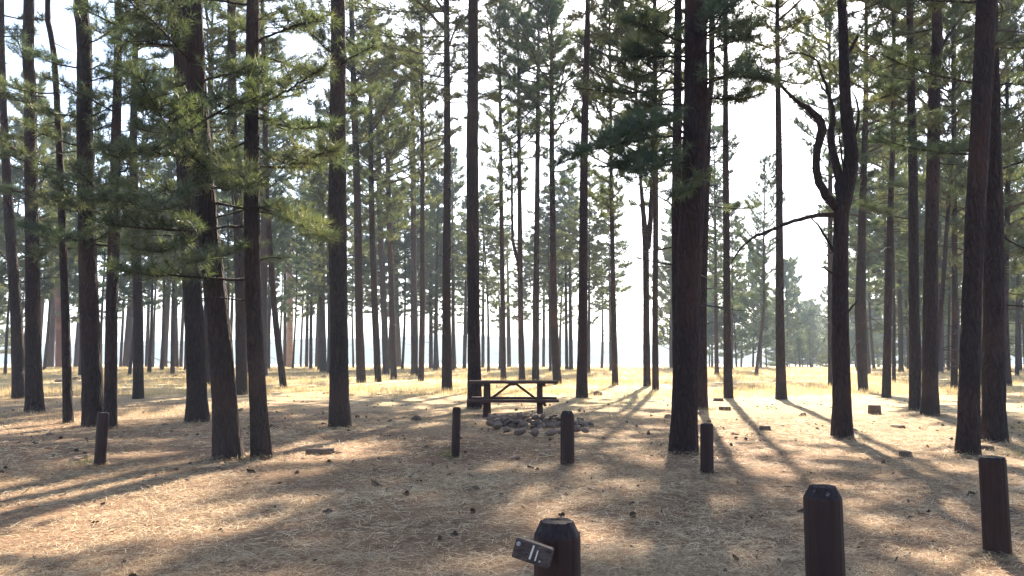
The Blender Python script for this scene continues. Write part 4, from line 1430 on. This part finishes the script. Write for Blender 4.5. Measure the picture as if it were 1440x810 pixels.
# ------------------------------------------------------------------ dry grass
def grass(n, y0, y1, h, w, seed, power=.5, mask=.0, bright=0):
    rg = np.random.default_rng(seed)
    m = n // 7
    y = y0 * (y1 / y0) ** (rg.uniform(0, 1, m) ** power)
    x = rg.uniform(-.74, .74, m) * y
    keep = snoise(x * .35, y * .35, 6) + rg.normal(0, .35, m) > mask - (y - y0) / (y1 - y0) * .6
    x, y = x[keep], y[keep]
    k = 7
    x = np.repeat(x, k) + rg.normal(0, .07, len(x) * k)
    y = np.repeat(y, k) + rg.normal(0, .07, len(y) * k)
    n = len(x)
    hh = h * rg.uniform(.4, 1.2, n)
    ww = w * (y / 40.0) ** .6 * rg.uniform(.7, 1.3, n)
    az = rg.uniform(0, 2 * PI, n)
    ln = np.abs(rg.normal(0, .45, n))
    z = gz(x, y) - .01
    p0 = np.stack([x, y, z], -1)
    tip = p0 + np.stack([np.cos(az) * ln * hh, np.sin(az) * ln * hh, hh], -1)
    a2 = rg.uniform(0, PI, n)
    sd = np.stack([np.cos(a2), np.sin(a2), 0 * a2], -1) * (ww * .5)[:, None]
    V = np.stack([p0 - sd, p0 + sd, tip], 1).reshape(-1, 3)
    f = np.arange(n * 3).reshape(-1, 3)
    tone = np.clip(rg.uniform(0, 1, n) * .8 + .2 * snoise(x * .3, y * .3, 3) + .1, 0, 1)
    return V, f, tone


mb = MB()
for a in ((60000, 17, 34, .13, .008, 1, .8, .45), (190000, 28, 98, .24, .018, 2, .8, -.1)):
    V, f, tn = grass(*a)
    mb.add(V, f, 0, tn)
go = mb.build('dry_grass', M_GRASS)
tag(go, 'pale golden dry grass growing over the sunny clearing', 'grass', kind='stuff')
mb = MB()
rg = np.random.default_rng(77)
for (px, py, n, s) in ((125, 652, 120, .12), (628, 641, 90, .10), (1425, 602, 200, .3), (1410, 612, 160, .3), (1436, 640, 120, .3), (870, 570, 200, .8), (765, 566, 150, .6), (985, 576, 200, .4), (430, 560, 120, .6), (820, 575, 120, .9)):
    x0, y0 = ground_at(px, py)
    x = x0 + rg.normal(0, s, n); y = y0 + rg.normal(0, s, n)
    z = gz(x, y); hh = rg.uniform(.04, .13, n)
    az = rg.uniform(0, 6.28, n)
    p0 = np.stack([x, y, z], -1)
    tip = p0 + np.stack([np.cos(az) * hh * .6, np.sin(az) * hh * .6, hh], -1)
    sd = np.stack([np.cos(az + 1.5), np.sin(az + 1.5), 0 * az], -1) * .004
    mb.add(np.stack([p0 - sd, p0 + sd, tip], 1).reshape(-1, 3), np.arange(n * 3).reshape(-1, 3), 0, rg.uniform(0, 1, n))
tag(mb.build('green_grass', M_GRASSG), 'sparse short green grass around posts and tree feet', 'grass', kind='stuff')

# ------------------------------------------------------------------ air
HAZE = 0.00085
if HAZE > 0:
    mb = MB()
    box(mb, (0, 1650, 25), (7200, 3900, 70), None, 0, 0.0)
    m, nt, out = new_mat('haze_air')
    pv = N(nt, 'ShaderNodeVolumePrincipled')
    pv.inputs['Color'].default_value = (.74, .88, 1.0, 1)
    pv.inputs['Density'].default_value = HAZE
    pv.inputs['Anisotropy'].default_value = .05
    nt.links.new(pv.outputs[0], out.inputs['Volume'])
    hz = mb.build('haze', m)
    tag(hz, 'thin bright sunlit haze between the trees', kind='stuff')

# ------------------------------------------------------------------ light, sky, camera
SUN_AZ = math.radians(13.0)
SUN_EL = math.radians(35.0)
sdir = Vector((math.sin(SUN_AZ) * math.cos(SUN_EL), math.cos(SUN_AZ) * math.cos(SUN_EL), math.sin(SUN_EL)))
ld = bpy.data.lights.new('sun', 'SUN')
ld.energy = 5.0
ld.angle = math.radians(.55)
ld.color = (1.0, .89, .72)
lo = bpy.data.objects.new('sun', ld)
COL.objects.link(lo)
lo.rotation_mode = 'QUATERNION'
lo.rotation_quaternion = sdir.to_track_quat('Z', 'Y')
lo.location = (0, 0, 60)

w = bpy.data.worlds.new('World')
scene.world = w
w.use_nodes = True
nt = w.node_tree
bg = nt.nodes['Background']
sky = nt.nodes.new('ShaderNodeTexSky')
sky.sky_type = 'NISHITA'
sky.sun_disc = False
sky.sun_elevation = SUN_EL
sky.sun_rotation = SUN_AZ
sky.altitude = 1500
sky.air_density = 1.0
sky.dust_density = 4.0
sky.ozone_density = 1.0
nt.links.new(sky.outputs[0], bg.inputs[0])
bg.inputs[1].default_value = .10

cam = bpy.data.cameras.new('camera')
cam.sensor_width = 36
cam.lens = 36 * F / 1440
cam.clip_end = 9000
cam.clip_start = .05
co = bpy.data.objects.new('camera', cam)
COL.objects.link(co)
co.location = (0, 0, CAMH)
co.rotation_euler = (PI / 2 + PITCH, 0, 0)
scene.camera = co

vs = scene.view_settings
vs.view_transform = 'Standard'
vs.look = 'None'
vs.exposure = 2.3
vs.gamma = 1
vs.use_curve_mapping = False
cy_ = scene.cycles
cy_.use_denoising = True
cy_.max_bounces = 6
cy_.diffuse_bounces = 3
cy_.glossy_bounces = 1
cy_.transmission_bounces = 3
cy_.volume_bounces = 0
cy_.transparent_max_bounces = 4
cy_.caustics_reflective = False
cy_.caustics_refractive = False
cy_.sample_clamp_indirect = 6
